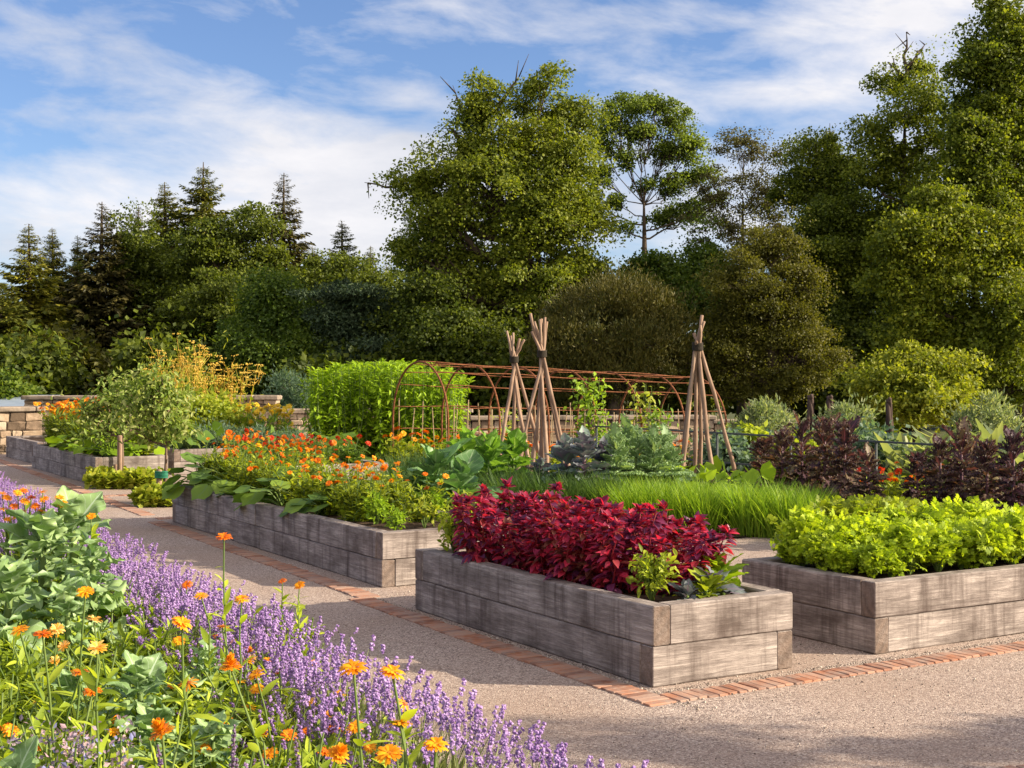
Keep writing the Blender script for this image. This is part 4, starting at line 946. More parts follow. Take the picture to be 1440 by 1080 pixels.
def make_marigold(seed, h=.42, w=.24, nf=7, kinds=('orange', 'deep'), fs=.028, name='marigold_plant', label='marigold', mat='herb leaf', cat='marigold', extra=16, leaves=20, leaf_size=.1):
    r = np.random.default_rng(seed); o = mk(name, label, cat); lf = MB(); st = MB()
    tips = [(r.normal(0, w * .55), r.normal(0, w * .55), h * r.uniform(.72, 1.1)) for _ in range(nf)]; more = [(r.normal(0, w * .6), r.normal(0, w * .6), h * r.uniform(.4, .85)) for _ in range(extra)]
    leafy_stems(r, lf, st, tips + more, leaves, leaf_size)
    part('stem', st, M['stem'], o); part('foliage', lf, M[mat], o)
    for i, t in enumerate(tips):
        f = link('flower', SF[kinds[int(r.integers(len(kinds)))]], o, t, flower_rot((r.normal(0, .5) + .1, r.normal(0, .5) - .35, .8), r.uniform(0, 6))); s = fs * r.uniform(.75, 1.25); f.scale = (s, s, s)
    return o

def make_lavender(seed, n=82, h=.25, h0=.3, rad=.27):
    r = np.random.default_rng(seed); o = mk('lavender_bush', 'lavender', 'lavender', 'lavender bushes of the hedge along the gravel path'); lf = MB(); bl = MB()
    m = 640; d = rosette_dirs(r, m, 5, 88); p = d * rad * r.uniform(.35, .9, (m, 1)) * [1, 1, .8] + [0, 0, .06]
    dd = d + [0, 0, .6] + r.normal(0, .25, d.shape); lf.inst(leaf_quad(.13), frames(dd, r.normal(0, 1, dd.shape)), p, r.uniform(.06, .13, m))
    d = rosette_dirs(r, n, 22, 89); p0 = d * rad * .75 * [1, 1, .85] + [0, 0, .06]
    dv = nrm(d + [0, 0, .55] + r.normal(0, .16, d.shape)); L = h * r.uniform(.75, 1.2, n); lf.inst(leaf_blade(.016, .05, 2), frames(dv, r.normal(0, 1, dv.shape)), p0, L)
    P_, D_, S_ = [], [], []
    for i in range(n):
        tip = p0[i] + dv[i] * L[i]; k = int(r.integers(3, 6)); sp = r.uniform(.011, .014)
        for j in range(k):
            c = tip - dv[i] * sp * j + (dv[i] * -.02 if j == k - 1 and r.random() < .4 else 0)
            for q in range(4):
                a = dv[i] * .7 + r.normal(0, .75, 3); P_.append(c); D_.append(a); S_.append(r.uniform(.0085, .0125) * (1.15 - .1 * abs(j - 1.5)))
    D_ = np.array(D_); bl.inst(blob(4), frames(D_, r.normal(0, 1, D_.shape)), P_, S_)
    part('foliage', lf, M['lavender leaf'], o); part('blossom', bl, M['lavender bloom'], o, False); return o

# ------------------------------------------------------------------ planting
def in_bed(u, v, z=BED_Z): x, y = gp(u, v); return (x, y, z)
R1 = np.random.default_rng(21)
rz = lambda: float(R1.uniform(0, 6.283))
# crimson amaranth
K = Kind([make_amaranth(s) for s in (1, 2, 3, 4)])
for i, u in enumerate(np.linspace(5.84, 7.5, 9)):
    for j, v in enumerate(np.linspace(4.16, 4.68, 3)):
        if i == 0 and j == 0: continue
        K.put(in_bed(u + R1.normal(0, .03), v + R1.normal(0, .025)), rz(), (1, 1, R1.uniform(.78, 1.12)), 'crimson amaranth with dark red lower leaves in the front timber bed')
K = Kind([make_parsley(s, .24, 'herb leaf', 'herb_plant', 'herb', 'small green herb', .17, 60, T_OV, .045) for s in (11, 12)])
K.put(in_bed(5.66, 4.17), 0, (1, 1, 1.05), 'bushy light green herb at the near corner of the amaranth bed', 'small green herbs at the ends of the amaranth bed')
K.put(in_bed(7.76, 4.14), 2, (1.05, 1.05, 1.25), 'light green herb at the far corner of the amaranth bed', 'small green herbs at the ends of the amaranth bed')
T_LET = [leaf_big(.7, .3, .05, 3, 6, 7, s, .1) for s in (1, 2)]
K = Kind([make_rosette(s, T_LET, m, 'stem', 'lettuce', 'lettuce', 'lettuce', 22, .15, 10, 80, .03, trunk=.1) for s, m in ((1, 'bright leaf'), (2, 'purple cabbage leaf'), (3, 'herb leaf'))])
for w_, u, v, s, lab in ((0, 5.7, 4.66, 1.1, 'upright bright green lettuce at the right end of the amaranth bed'), (1, 5.58, 4.52, .85, 'purple tinged lettuce leaning over the right end of the amaranth bed'), (2, 5.52, 4.42, .8, 'olive green lettuce beside the purple one in the amaranth bed'),
                        (1, 5.53, 4.3, .6, 'small purple lettuce beside the corner herb of the amaranth bed')):
    K.put(in_bed(u, v), rz(), s, lab, 'lettuces at the end of the amaranth bed', w_)
# parsley
K = Kind([make_parsley(s, .27) for s in (21, 22, 23)])
for u in np.linspace(5.6, 6.34, 5):
    for v in np.linspace(5.66, 8.0, 13):
        K.put(in_bed(u + R1.normal(0, .03), v + R1.normal(0, .03)), rz(), R1.uniform(.72, 1.18) * (1.0 if v < 7.6 else .7) * (.86 if v < 5.8 else 1), 'bright yellow green parsley plant in the right hand bed'.replace('right hand bed', 'parsley bed'), 'parsley plants filling one timber bed')
# long marigold bed
GM = 'marigolds in the long timber bed'
K = Kind([make_marigold(s, .5, .2, 6, extra=26) for s in (31, 32, 33, 34)])
for i, u in enumerate(np.linspace(9.9, 13.85, 13)):
    for j in range(2):
        hgt = .78 + .3 * (u - 9.95) / 3.9
        K.put(in_bed(u + R1.normal(0, .06), 4.5 + .42 * j + R1.normal(0, .05)), rz(), (1, 1, hgt * R1.uniform(.9, 1.1)), 'orange flowered marigold in the long timber bed', GM)
K = Kind([make_squash(s, 15, rad=.34, h=.3) for s in (41, 42, 43)])
for u, v, s in ((13.6, 4.4, 1.1), (13.0, 4.42, 1.0), (12.3, 4.4, .95), (11.6, 4.42, 1.0), (10.7, 4.46, .9), (13.7, 4.8, 1.0), (10.9, 4.7, .7)):
    K.put(in_bed(u, v), rz(), s, 'squash with big dark leaves spilling over the side of the long bed', 'squashes in the long timber bed')
K = Kind([make_parsley(s, .24, 'bright leaf', 'herb_plant', 'herb', 'small bright herb', .2, 40, T_OV, .05) for s in (51,)] + [make_parsley(52, .26, 'yellow green leaf', 'herb_plant', 'herb', 'yellow herb', .16, 22, T_OV, .055)])
for w_, u, v, s, lab in ((0, 9.75, 4.5, 1.0, 'small bright herb near the bare end of the long bed'), (1, 9.35, 4.72, 1.0, 'yellowish seedling at the end of the long bed'), (0, 9.2, 4.4, .75, 'small herb at the front corner of the long bed'),
                        (1, 9.3, 5.05, 1.1, 'yellow stemmed seedling next to the amaranth at the end of the long bed'), (0, 9.7, 4.95, 1.1, 'bright herb beside the marigolds at the far side of the long bed')):
    K.put(in_bed(u, v), rz(), s, lab, 'herbs and seedlings at the end of the long bed', w_)
# far marigold bed
K = Kind([make_marigold(s, .72, .24, 18, fs=.04, leaf_size=.12) for s in (61, 62, 63)])
for i, u in enumerate(np.linspace(21.3, 23.75, 7)):
    for j in range(2): K.put(in_bed(u, 4.9 + .4 * j + R1.normal(0, .04)), rz(), (1, 1, R1.uniform(.9, 1.12)), 'orange marigold in the bed behind the apple trees', 'marigolds in the bed behind the apple trees')
K = Kind([make_squash(s, 16, 'bright leaf', rad=.36, h=.36) for s in (71, 72)])
for u, v in ((19.95, 4.95), (20.1, 5.35), (20.6, 4.9), (20.7, 5.3), (21.2, 4.8)): K.put(in_bed(u, v), rz(), 1.05, 'bright leafed courgette at the near end of the bed behind the apple trees', 'courgettes behind the apple trees')
K = Kind([make_marigold(64, .5, .16, 4, fs=.034, leaf_size=.12)]); K.put(in_bed(20.2, 5.5), 1, 1, 'few flowered marigold among the courgettes behind the apple trees')
# geranium bed
K = Kind([make_marigold(s, .36, .24, 9, ('red', 'red', 'deep'), .036, 'geranium', 'geranium', 'squash leaf', 'geranium', 14, 18, .12) for s in (81, 82)])
for i in range(9): K.put(in_bed(16.5 + (i % 3) * .75, 6.25 + (i // 3) * .5), rz(), (1, 1, R1.uniform(.8, 1.2)), 'red geranium in the bed behind the long marigold bed', 'red geraniums')
K = Kind([make_squash(s, 18, rad=.5, h=.5, size=.24, name='bean_plant', label='dark bush', cat='bean plant') for s in (83, 84)])
for u, v in ((21.5, 6.6), (22.3, 6.6), (23.0, 6.7)): K.put(in_bed(u, v), rz(), 1, 'dark leafed bean in the shaded bed behind the apple trunk', 'beans in the shaded bed')
# ------------------------------------------------------------------ the big plot behind the beds
def G(px, Y): x = X_at(px, Y); return (x, Y, ground_z(x, Y))
K = Kind([make_chive(s, 'chive leaf', .5, 300) for s in (1, 2, 3)])
for i, px in enumerate(np.linspace(872, 1140, 13)):
    for j in range(4):
        Y = 13.35 + j * .34 - (px - 880) / 280 * .5; K.put(G(px + R1.normal(0, 8) - j * 4, Y), rz(), R1.uniform(.85, 1.12), 'bright green chive clump in the sunlit row behind the amaranth', 'sunlit chives')
K = Kind([make_chive(s, 'shaded chive leaf', .5, 300) for s in (4, 5)])
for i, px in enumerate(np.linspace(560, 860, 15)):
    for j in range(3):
        K.put(G(px + R1.normal(0, 6), 14.0 + j * .5 + .2 * R1.random()), rz(), R1.uniform(.9, 1.25), 'chive clump with shade-darkened leaf colour around the cabbages', 'chives around the cabbages')
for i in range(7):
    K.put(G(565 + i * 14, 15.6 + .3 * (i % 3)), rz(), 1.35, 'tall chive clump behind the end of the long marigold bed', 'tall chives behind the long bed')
T_CAB = [leaf_big(.8, .32, .045, 2.5, 8, 9, s, .2, .16) for s in (11, 12, 13)]
T_KALE = [leaf_frill(s) for s in (21, 22, 23)]
T_GREY = [leaf_big(.8, .4, .11, 2.6, 10, 22, s, .26, .16, .04) for s in (31, 32, 33)]
CB = 'cabbages in the chive plot'
K = Kind([make_rosette(1, T_CAB, 'cabbage leaf', 'stem', 'cabbage', 'cabbage', 'cabbage', 34, .29, -5, 80, .2, trunk=.3), make_rosette(2, T_CAB, 'green cabbage leaf', 'stem', 'cabbage', 'cabbage', 'cabbage', 40, .26, -5, 82, .25, trunk=.35)])
K.put(G(612, 14.0), 1, 1.2, 'blue green cabbage, front left among the chives', CB, 0); K.put(G(650, 13.6), 2.2, 1.05, 'blue green cabbage low beside the front left one', CB, 0)
K.put(G(690, 15.3), 0, 1.2, 'bright green cabbage with sunlit leaves left of the bean poles', CB, 1); K.put(G(722, 16.0), 2, 1.2, 'green cabbage at the feet of the tallest bean poles', CB, 1); K.put(G(660, 15.6), 3, 1.25, 'green cabbage behind the blue green ones', CB, 1)
CK = 'kales and red cabbages in the middle of the plot'
K = Kind([make_rosette(3, T_CAB, 'purple cabbage leaf', 'pstem', 'red_cabbage', 'red cabbage', 'red cabbage', 56, .21, -15, 80, .22, trunk=.5), make_rosette(4, T_KALE, 'kale leaf', 'stem', 'kale', 'kale', 'kale', 70, .21, -15, 80, .22, trunk=.52, shrink=.5),
          make_rosette(5, T_KALE, 'kale leaf', 'stem', 'kale', 'kale', 'kale', 64, .2, -15, 80, .22, trunk=.5, shrink=.5)])
for w_, px, Y, s, lab in ((0, 795, 14.9, 1.1, 'purple grey cabbage at the left of the kale clump'), (0, 822, 14.6, 1.2, 'largest purple grey cabbage in the middle of the kale clump'), (0, 850, 15.0, 1.05, 'purple grey cabbage behind the largest one'), (0, 760, 15.2, .8, 'small dark cabbage beside the tallest bean poles')):
    K.put(G(px, Y), rz(), s, lab, CK, w_)
for i, (px, Y, s) in enumerate(((868, 14.7, 1.1), (895, 14.9, 1.15), (920, 14.8, 1.1), (945, 15.0, 1.0), (885, 15.6, 1.2), (912, 15.8, 1.15), (935, 15.7, 1.1), (858, 15.5, 1.1))):
    K.put(G(px, Y), rz(), s, 'curly grey green kale between the purple cabbages and the right bean poles', CK, 1 + i % 2)
K = Kind([make_squash(s, 18, 'bright leaf', 'nasturtium', 'nasturtium', 'nasturtium', .45, .36, .14) for s in (91, 92)])
for i, (px, Y) in enumerate(((955, 15.3), (985, 15.2), (1010, 15.0), (1035, 14.9), (1050, 15.3), (1000, 15.9), (1030, 16.0), (970, 16.4), (930, 16.5))):
    K.put(G(px, Y), rz(), (1.15, 1.15, 1.75), 'bright green trailing nasturtium at the feet of the right bean poles', 'nasturtiums under the bean poles')
# climbing beans on the tunnel and low greenery inside it
def climber(label, px0, Y, h, hw, seed, n=260, mat='bright leaf', dens=.1):
    r = np.random.default_rng(seed); g = G(px0, Y); o = thing('climbing_bean', label, 'climbing bean', g, 0, 'climbing beans on the tunnel'); lf = MB(); st = MB(); P_ = []
    for k in range(6):
        a = r.normal(0, hw * .4); pts = [(a, r.normal(0, .1), 0)]
        for j in range(9): pts.append((pts[-1][0] + r.normal(0, hw * .16), pts[-1][1] + r.normal(0, .07), h * (j + 1) / 9 * r.uniform(.95, 1.0)))
        pts = np.array(pts); st.tube(pts, .005, 4, cap=False); t = r.random(n // 6) * 9; P_.append(np.stack([np.interp(t, np.arange(10), pts[:, j]) for j in range(3)], -1) + r.normal(0, .07, (n // 6, 3)))
    P_ = np.concatenate(P_); d = rosette_dirs(r, len(P_), -50, 20); lf.inst(T_OV if dens else T_OV, frames(d, r.normal(0, .4, d.shape) + [.5, -.5, .6]), P_, r.uniform(.6, 1.3, len(P_)) * dens)
    part('stem', st, M['stem'], o); part('foliage', lf, M[mat], o); return o
climber('leafy climbing bean filling the middle of the tunnel right of the tallest poles', 815, 22.6, 1.75, .5, 1, 620)
climber('yellow green bean shoots hanging along a hoop near the right end', 905, 23.2, 1.7, .22, 2, 260, 'yellow green leaf')
climber('sparse bean shoots near the left bean poles', 700, 22.2, 1.2, .3, 3, 160, 'yellow green leaf')
climber('bean shoots climbing the right hoops of the tunnel', 925, 22.6, 1.35, .2, 4, 200)
K = Kind([make_marigold(s, .7, .3, 7, ('orange', 'deep'), .05, 'zinnia', 'zinnia', 'herb leaf', 'zinnia', 14, 18, .15) for s in (95, 96)])
for i in range(16): K.put(G(560 + i * 27, 20.8 + .5 * (i % 3)), rz(), (1.2, 1.2, R1.uniform(.75, 1.1)), 'low orange flower among the greenery at the foot of the tunnel', 'flowers at the foot of the tunnel')
# big bright bush behind the tunnel
def big_bush():
    Y = 24.6; s = Y / F; x0 = X_at(545, Y); r = np.random.default_rng(77); gz = ground_z(x0, Y)
    o = thing('green_bush', 'big bright green leafy bush behind the near end of the tunnel', 'bush', (x0, Y, gz)); st = MB(); lf = MB(); P_, D_, S_ = [], [], []
    for i in range(330):
        a = r.uniform(-1, 1); d_ = r.uniform(-1, 1); h = (Z_at(514, Y) - gz) * (1 - .1 * abs(a) ** 3) * r.uniform(.9, 1.04); b0 = np.array([a * 1.28, d_ * 1.0, 0]); tip = np.array([a * 1.36 + r.normal(0, .06), d_ * 1.1, h])
        st.tube([b0, (b0 + tip) / 2 + r.normal(0, .03, 3), tip], [.012, .009, .004], 4, cap=False); n = 62; t = 1 - r.random(n) ** 1.2 * .97
        p = b0 + (tip - b0) * t[:, None]; d = rosette_dirs(r, n, -35, 30); d[:, 2] += (t > .9) * .8; P_.append(p); D_.append(d); S_.append(r.uniform(.1, .19, n) * (1.1 - .35 * t))
    D_ = np.concatenate(D_); lf.inst(leaf_ovate(.36, .3, .15, 3), frames(D_, upn(D_) + r.normal(0, .3, D_.shape)), np.concatenate(P_), np.concatenate(S_)); part('stem', st, M['stem'], o); part('foliage', lf, M['bright leaf'], o)
big_bush()
# fennel in seed and its green foliage
def fennel(label, px, Y, h, hw, seed, stems=13, green=True):
    r = np.random.default_rng(seed); g = G(px, Y); o = thing('fennel', label, 'fennel', g, 0, 'flowering fennels'); st = MB(); um = MB(); lf = MB(); D_, P_ = [], []
    for i in range(stems):
        tip = np.array([r.normal(0, hw * .5), r.normal(0, hw * .4), h * r.uniform(.72, 1.03)]); st.tube([(tip[0] * .3, tip[1] * .3, 0), tip * [.7, .7, .6], tip], [.014, .01, .005], 5, cap=False)
        for j in range(7):
            c = tip + r.normal(0, .13, 3) * [1, 1, .8] - [0, 0, .1 * j * r.random()]; st.tube([tip - [0, 0, .22 + .03 * j], c - [0, 0, .05]], [.005, .003], 3, cap=False)
            for q in range(9): a = r.uniform(0, 6.28); e = c + np.array([math.cos(a), math.sin(a), 0]) * .075 * r.random() ** .5; um.inst(T_BUD, frames(r.normal(0, 1, (1, 3)) + [0, 0, 1], r.normal(0, 1, (1, 3))), e, [r.uniform(.02, .036)])
    n = 2600 if green else 700; p = r.normal(0, 1, (n, 3)) * [hw * .5, hw * .42, .26 * h]; p[:, 2] = np.abs(p[:, 2] + h * .3); d = rosette_dirs(r, n, 0, 80); lf.inst(leaf_quad(.14), frames(d, r.normal(0, 1, d.shape)), p, r.uniform(.08, .2, n))
    part('stem', st, M['fennel bloom'], o); part('blossom', um, M['fennel bloom'], o, False); part('foliage', lf, M['yellow green leaf'], o)
fennel('tall fennel with gold seed heads behind the nearer apple tree', 262, 26.2, 2.15, .85, 1, 18); fennel('gold fennel heads leaning out at the right of the clump', 325, 26.6, 1.9, .4, 2, 8, False); fennel('gold fennel heads at the left behind the apple crown', 226, 27.0, 1.95, .5, 3, 8)
bush('lime green feathery shrub in front of the fennel', 292, 556, 46, 25.2, 'yellow green leaf', 111, 9000, .075, clump=.25, group='low shrubs behind the beds')
# grey hedge, yellow daylilies, dark leaves
for i, (px, top, hw, Y) in enumerate(((300, 600, 34, 22.5), (355, 606, 36, 22.3), (405, 612, 32, 22.0), (265, 606, 26, 22.8))):
    bush('grey green clipped herb shrub in a row behind the marigolds', px, top, hw, Y, 'blue grey leaf', 120 + i, 5000, .07, T=leaf_quad(.3), clump=.22, upward=.5, group='grey green shrubs behind the marigolds')
K = Kind([make_marigold(s, .95, .35, 16, ('yellow', 'yellow'), .06, 'daylily', 'daylily', 'chive leaf', 'daylily', 12, 14, .2) for s in (101,)])
for px in (350, 372, 394): K.put(G(px, 25.0 - (px - 350) * .02), rz(), 1.0, 'yellow daylily against the lower stone wall', 'yellow daylilies')
K = Kind([make_squash(s, 24, 'squash leaf', 'rhubarb', 'rhubarb', 'rhubarb', .8, .8, .34) for s in (103,)]); K.put(G(425, 23.0), 0, 1, 'dark green big leafed rhubarb left of the big bush', 'rhubarbs'); K.put(G(452, 22.0), 2, .85, 'dark rhubarb in front of the big bush', 'rhubarbs')
# purple kale row and herbs in front of it
K = Kind([make_rosette(s, T_KALE, 'purple kale leaf', 'pstem', 'purple_kale', 'purple kale', 'purple kale', 96, .22, -20, 66, .22, trunk=.56, shrink=.4) for s in (6, 7, 8)])
for px, Y, s, lab in ((1072, 16.6, 1.0, 'purple kale at the far left of its row by the bean poles'), (1100, 16.0, .98, 'purple kale, second from the bean poles'), (1128, 15.4, .95, 'brownish purple kale in the left group, behind the chives'), (1160, 15.0, 1.02, 'tall purple kale in the left group'), (1188, 14.5, 1.05, 'tallest purple kale of the left group'),
                      (1222, 14.0, .9, 'purple kale at the gap in the row'), (1290, 13.9, .88, 'purple kale just right of the gap'), (1322, 13.5, .93, 'dark purple kale in the middle of the right group'), (1352, 13.2, 1.08, 'tallest purple kale of the right group'), (1388, 12.9, 1.0, 'dark purple kale near the right edge'), (1425, 12.6, 1.0, 'purple kale cut by the right edge'), (1366, 13.9, .9, 'purple kale behind the tallest of the right group'), (1145, 16.0, .95, 'purple kale behind the left group')):
    K.put(G(px, Y), rz(), (s * .88, s * .88, s * R1.uniform(1.0, 1.34)), lab, 'purple kales in a row before the railing')
K = Kind([make_parsley(s, .36, 'herb leaf', 'carrot_plant', 'carrot', 'carrot', .2, 40, T_TRE, .08) for s in (131,)])
for i, px in enumerate((1170, 1200, 1225, 1250, 1275, 1240, 1215)): K.put(G(px, 12.1 + .2 * (i % 3)), rz(), 1.1, 'low green carrot plant before the purple kale', 'carrots')
K = Kind([make_marigold(s, .6, .3, 9, ('red', 'deep'), .045, 'dahlia', 'dahlia', 'herb leaf', 'dahlia', 12, 18, .13) for s in (133,)])
for px in (1245, 1262, 1280): K.put(G(px, 15.6), rz(), 1.05, 'orange red dahlia in the gap of the purple kale row', 'dahlias in the gap')
# shrubs beyond the railing
SV = 'silvery shrubs beyond the railing'
bush('silvery green shrub left of the dark cane teepees', 1070, 562, 34, 24, 'silver leaf', 141, 5200, .1, T=leaf_quad(.3), upward=.7, clump=.2, group=SV); bush('silvery green shrub between the dark cane teepees', 1192, 566, 36, 23.5, 'silver leaf', 142, 4200, .1, T=leaf_quad(.3), upward=.7, clump=.22, group=SV)
bush('silvery green shrub near the right edge under the trees', 1392, 562, 40, 23, 'silver leaf', 143, 4600, .1, T=leaf_quad(.3), upward=.7, clump=.24, group=SV)
def make_corn(seed):
    r = np.random.default_rng(seed); o = mk('globe_artichoke', 'artichoke', 'artichoke'); lf = MB(); n = 34; d = rosette_dirs(r, n, 30, 80); d2 = np.concatenate([d[:, :2], .4 * np.ones((n, 1))], 1)
    lf.inst(leaf_ovate(.16, .55, .1, 5), frames(d, upn(d)), np.zeros((n, 3)) + [0, 0, .02], r.uniform(.6, 1.05, n)); m = 160; i = r.integers(0, n, m); t = r.uniform(.25, .9, m)[:, None]; p = d[i] * t * .85; p[:, 2] -= .2 * t[:, 0] ** 2
    lf.inst(leaf_ovate(.3, .2, .1, 3), frames(d2[i] + r.normal(0, .6, (m, 3)), r.normal(0, .4, (m, 3)) + [0, 0, 1]), p, r.uniform(.14, .26, m)); part('foliage', lf, M['silver leaf'], o); return o
K = Kind([make_corn(s) for s in (1, 2)])
for i in range(26): K.put(G(1255 + i * 9 + R1.normal(0, 4), 19.6 + 1.8 * R1.random() - i * .06), rz(), R1.uniform(1.15, 1.6), 'pale silvery artichoke with arching leaves beyond the railing', 'artichokes beyond the railing')
for i in range(7): bush('low grey green shrub right behind the railing', 1020 + i * 33, 605 + (i * 13) % 12, 26, 20.5 + (i % 3), ('blue grey leaf', 'herb leaf')[i % 2], 150 + i, 2600, .09, clump=.22, group='low shrubs behind the railing')
# staked apple trees and the squares of ground cover round them
def apple(label, px, Y, fpx, lobes, seed, stake):
    o = broadleaf('apple_tree', label, px, Y, lobes, 'apple leaf', size=.068, leaves=2900, clump=.17, per_clump=60, trunk_r=.026, seed=seed, cat='apple tree', bark='sbark', base=0.0, shell=.25, trunk_top=(F * EYE / Y + HY - 575), limb=.55, T=T_OV)
    return o
apple('small apple tree with a round crown, left of two, over the bright ground cover', 172, 19.2, 172, [(160, 558, 46, 30), (135, 575, 28, 34), (185, 565, 34, 36), (150, 600, 36, 24), (200, 600, 24, 26)], 201, None)
apple('small apple tree nearer the path with its trunk by a tied stake', 231, 16.7, 231, [(222, 545, 44, 26), (245, 565, 30, 34), (200, 570, 34, 30), (228, 600, 42, 30), (255, 605, 20, 26), (190, 600, 18, 22)], 202, None)
def stake(label, px, Y, pyt, tie):
    b = MB(); x = X_at(px, Y); h = Z_at(pyt, Y); root = thing('tree_stake', label, 'stake', (x, Y, 0), 0, 'tree stakes'); b.tube([(0, 0, -.2), (.004, 0, h - .02), (.004, 0, h)], [.034, .034, .026], 10); part('post', b, M['pole'], root)
    if tie:
        b = MB()
        for z in np.linspace(h - .1, h - .03, 5): b.tube([(.045 * math.cos(t) + .05 * (math.cos(t) > 0) * 1.2, .045 * math.sin(t), z) for t in np.linspace(0, 6.283, 14)], .009, 5)
        part('tie', b, M['green_tie'], root)
stake('short wooden stake with a green tie beside the nearer apple trunk', 223.5, 16.6, 660, True); stake('short wooden stake beside the farther apple trunk', 162.5, 19.0, 653, False); stake('leaning slim wooden prop at the farther apple tree', 168, 18.9, 612, False)
K = Kind([make_parsley(s, .2, 'yellow green leaf', 'ground_cover', 'lady mantle', 'ground cover plant', .3, 60, T_ROUND[0], .075) for s in (211, 212)])
for i in range(22): K.put((X_at(136 + (i % 8) * 12, 18.6 + .42 * (i // 8)), 18.6 + .42 * (i // 8), 0), rz(), R1.uniform(.85, 1.1), 'yellow green ground cover plant under the farther apple tree', 'ground cover under the farther apple tree')
for i in range(9): K.put((X_at(200 + (i % 5) * 11, 16.0 + .4 * (i // 5)), 16.0 + .4 * (i // 5), 0), rz(), R1.uniform(.75, .95), 'yellow green ground cover plant under the nearer apple tree', 'ground cover under the nearer apple tree')

# ------------------------------------------------------------------ lavender hedge
def hv(u): return 1.84 + .046 * (u - 4)
K = Kind([make_lavender(s) for s in (1, 2, 3, 4)])
for i, u in enumerate(np.arange(1.9, 22, .36)):
    for j in (0, 1):
        if u > 14 and j == 0 and i % 2: continue
        if u < 3.9 and j == 0: continue
        K.put(gp(u + .18 * j + R1.normal(0, .03), hv(u) - .02 + .24 * (j - .5) + R1.normal(0, .03)) + (0,), rz(), R1.uniform(.88, 1.12) , 'lavender bush in purple bloom in the hedge along the gravel path')

# ------------------------------------------------------------------ the border in front: calendulas, grey leafed brassicas, borage, sage spires
BLOOMS = [  # px, py, width px, kind
 (315, 755, 24, 'deep'), (397, 817, 14, 'deep'), (421, 823, 17, 'orange'), (340, 842, 22, 'orange'), (263, 822, 17, 'deep'), (283, 838, 21, 'orange'), (256, 876, 31, 'orange'), (313, 882, 22, 'orange'),
 (120, 832, 26, 'orange'), (187, 866, 15, 'orange'), (132, 873, 25, 'pale'), (137, 912, 29, 'pale'), (28, 886, 27, 'orange'), (60, 892, 30, 'deep'), (80, 886, 23, 'pale'), (90, 909, 20, 'pale'), (57, 914, 14, 'orange'),
 (113, 946, 27, 'deep'), (130, 972, 28, 'deep'), (228, 1031, 40, 'double'), (325, 939, 34, 'double'), (360, 948, 26, 'orange'), (265, 960, 30, 'star'), (405, 1031, 18, 'deep'), (430, 1028, 16, 'deep'), (460, 1005, 23, 'orange'), (469, 1024, 21, 'deep'),
 (53, 1050, 18, 'deep'), (497, 940, 43, 'orange'), (552, 945, 37, 'orange'), (568, 990, 28, 'star'), (563, 1018, 37, 'orange'), (500, 1022, 26, 'orange'), (485, 1028, 20, 'orange'), (613, 1047, 37, 'orange'), (547, 1060, 42, 'orange'), (475, 1062, 34, 'double'), (457, 1058, 26, 'deep'),
 (350, 930, 18, 'orange'), (308, 912, 13, 'deep'), (350, 913, 14, 'deep'), (442, 932, 12, 'orange'), (478, 975, 20, 'orange'), (172, 842, 10, 'orange'),
 (3, 884, 18, 'orange'), (4, 1020, 22, 'deep'), (240, 965, 12, 'orange'), (390, 945, 12, 'deep'), (520, 1050, 20, 'orange')]
for x_, y_ in ((10, 700), (25, 693), (35, 705), (50, 712), (60, 692), (62, 702), (84, 700), (128, 726), (12, 730), (25, 726), (40, 735), (5, 716), (48, 742), (57, 718), (88, 708), (20, 712), (70, 722), (33, 690), (3, 694), (16, 742), (44, 700), (30, 720)):
    BLOOMS.append((x_, y_, 15, 'orange' if (x_ + y_) % 3 else 'deep'))
rb = np.random.default_rng(12)
for _ in range(34):
    py = rb.uniform(880, 1072); px = rb.uniform(4, 330 + (py - 880) * 1.4)
    BLOOMS.append((px, py, rb.uniform(13, 19) * (1 + (py - 880) / 420), ('orange', 'deep', 'orange', 'star', 'pale')[int(rb.integers(5))]))
pts = []; CINFO = {}
for px, py, wpx, kd in BLOOMS:
    Y = min(6.9, F * .054 / wpx); Y = max(2.35, Y); X = X_at(px, Y); z = Z_at(py, Y)
    if z > .95: z = .93; Y = F * (EYE - z) / (py - HY); X = X_at(px, Y)
    if z < .36: z = .4; Y = F * (EYE - z) / (py - HY); X = X_at(px, Y)
    pts.append((X, Y, z, F and wpx * Y / F / 2, kd))
left = list(range(len(pts))); r = np.random.default_rng(31); ci = 0
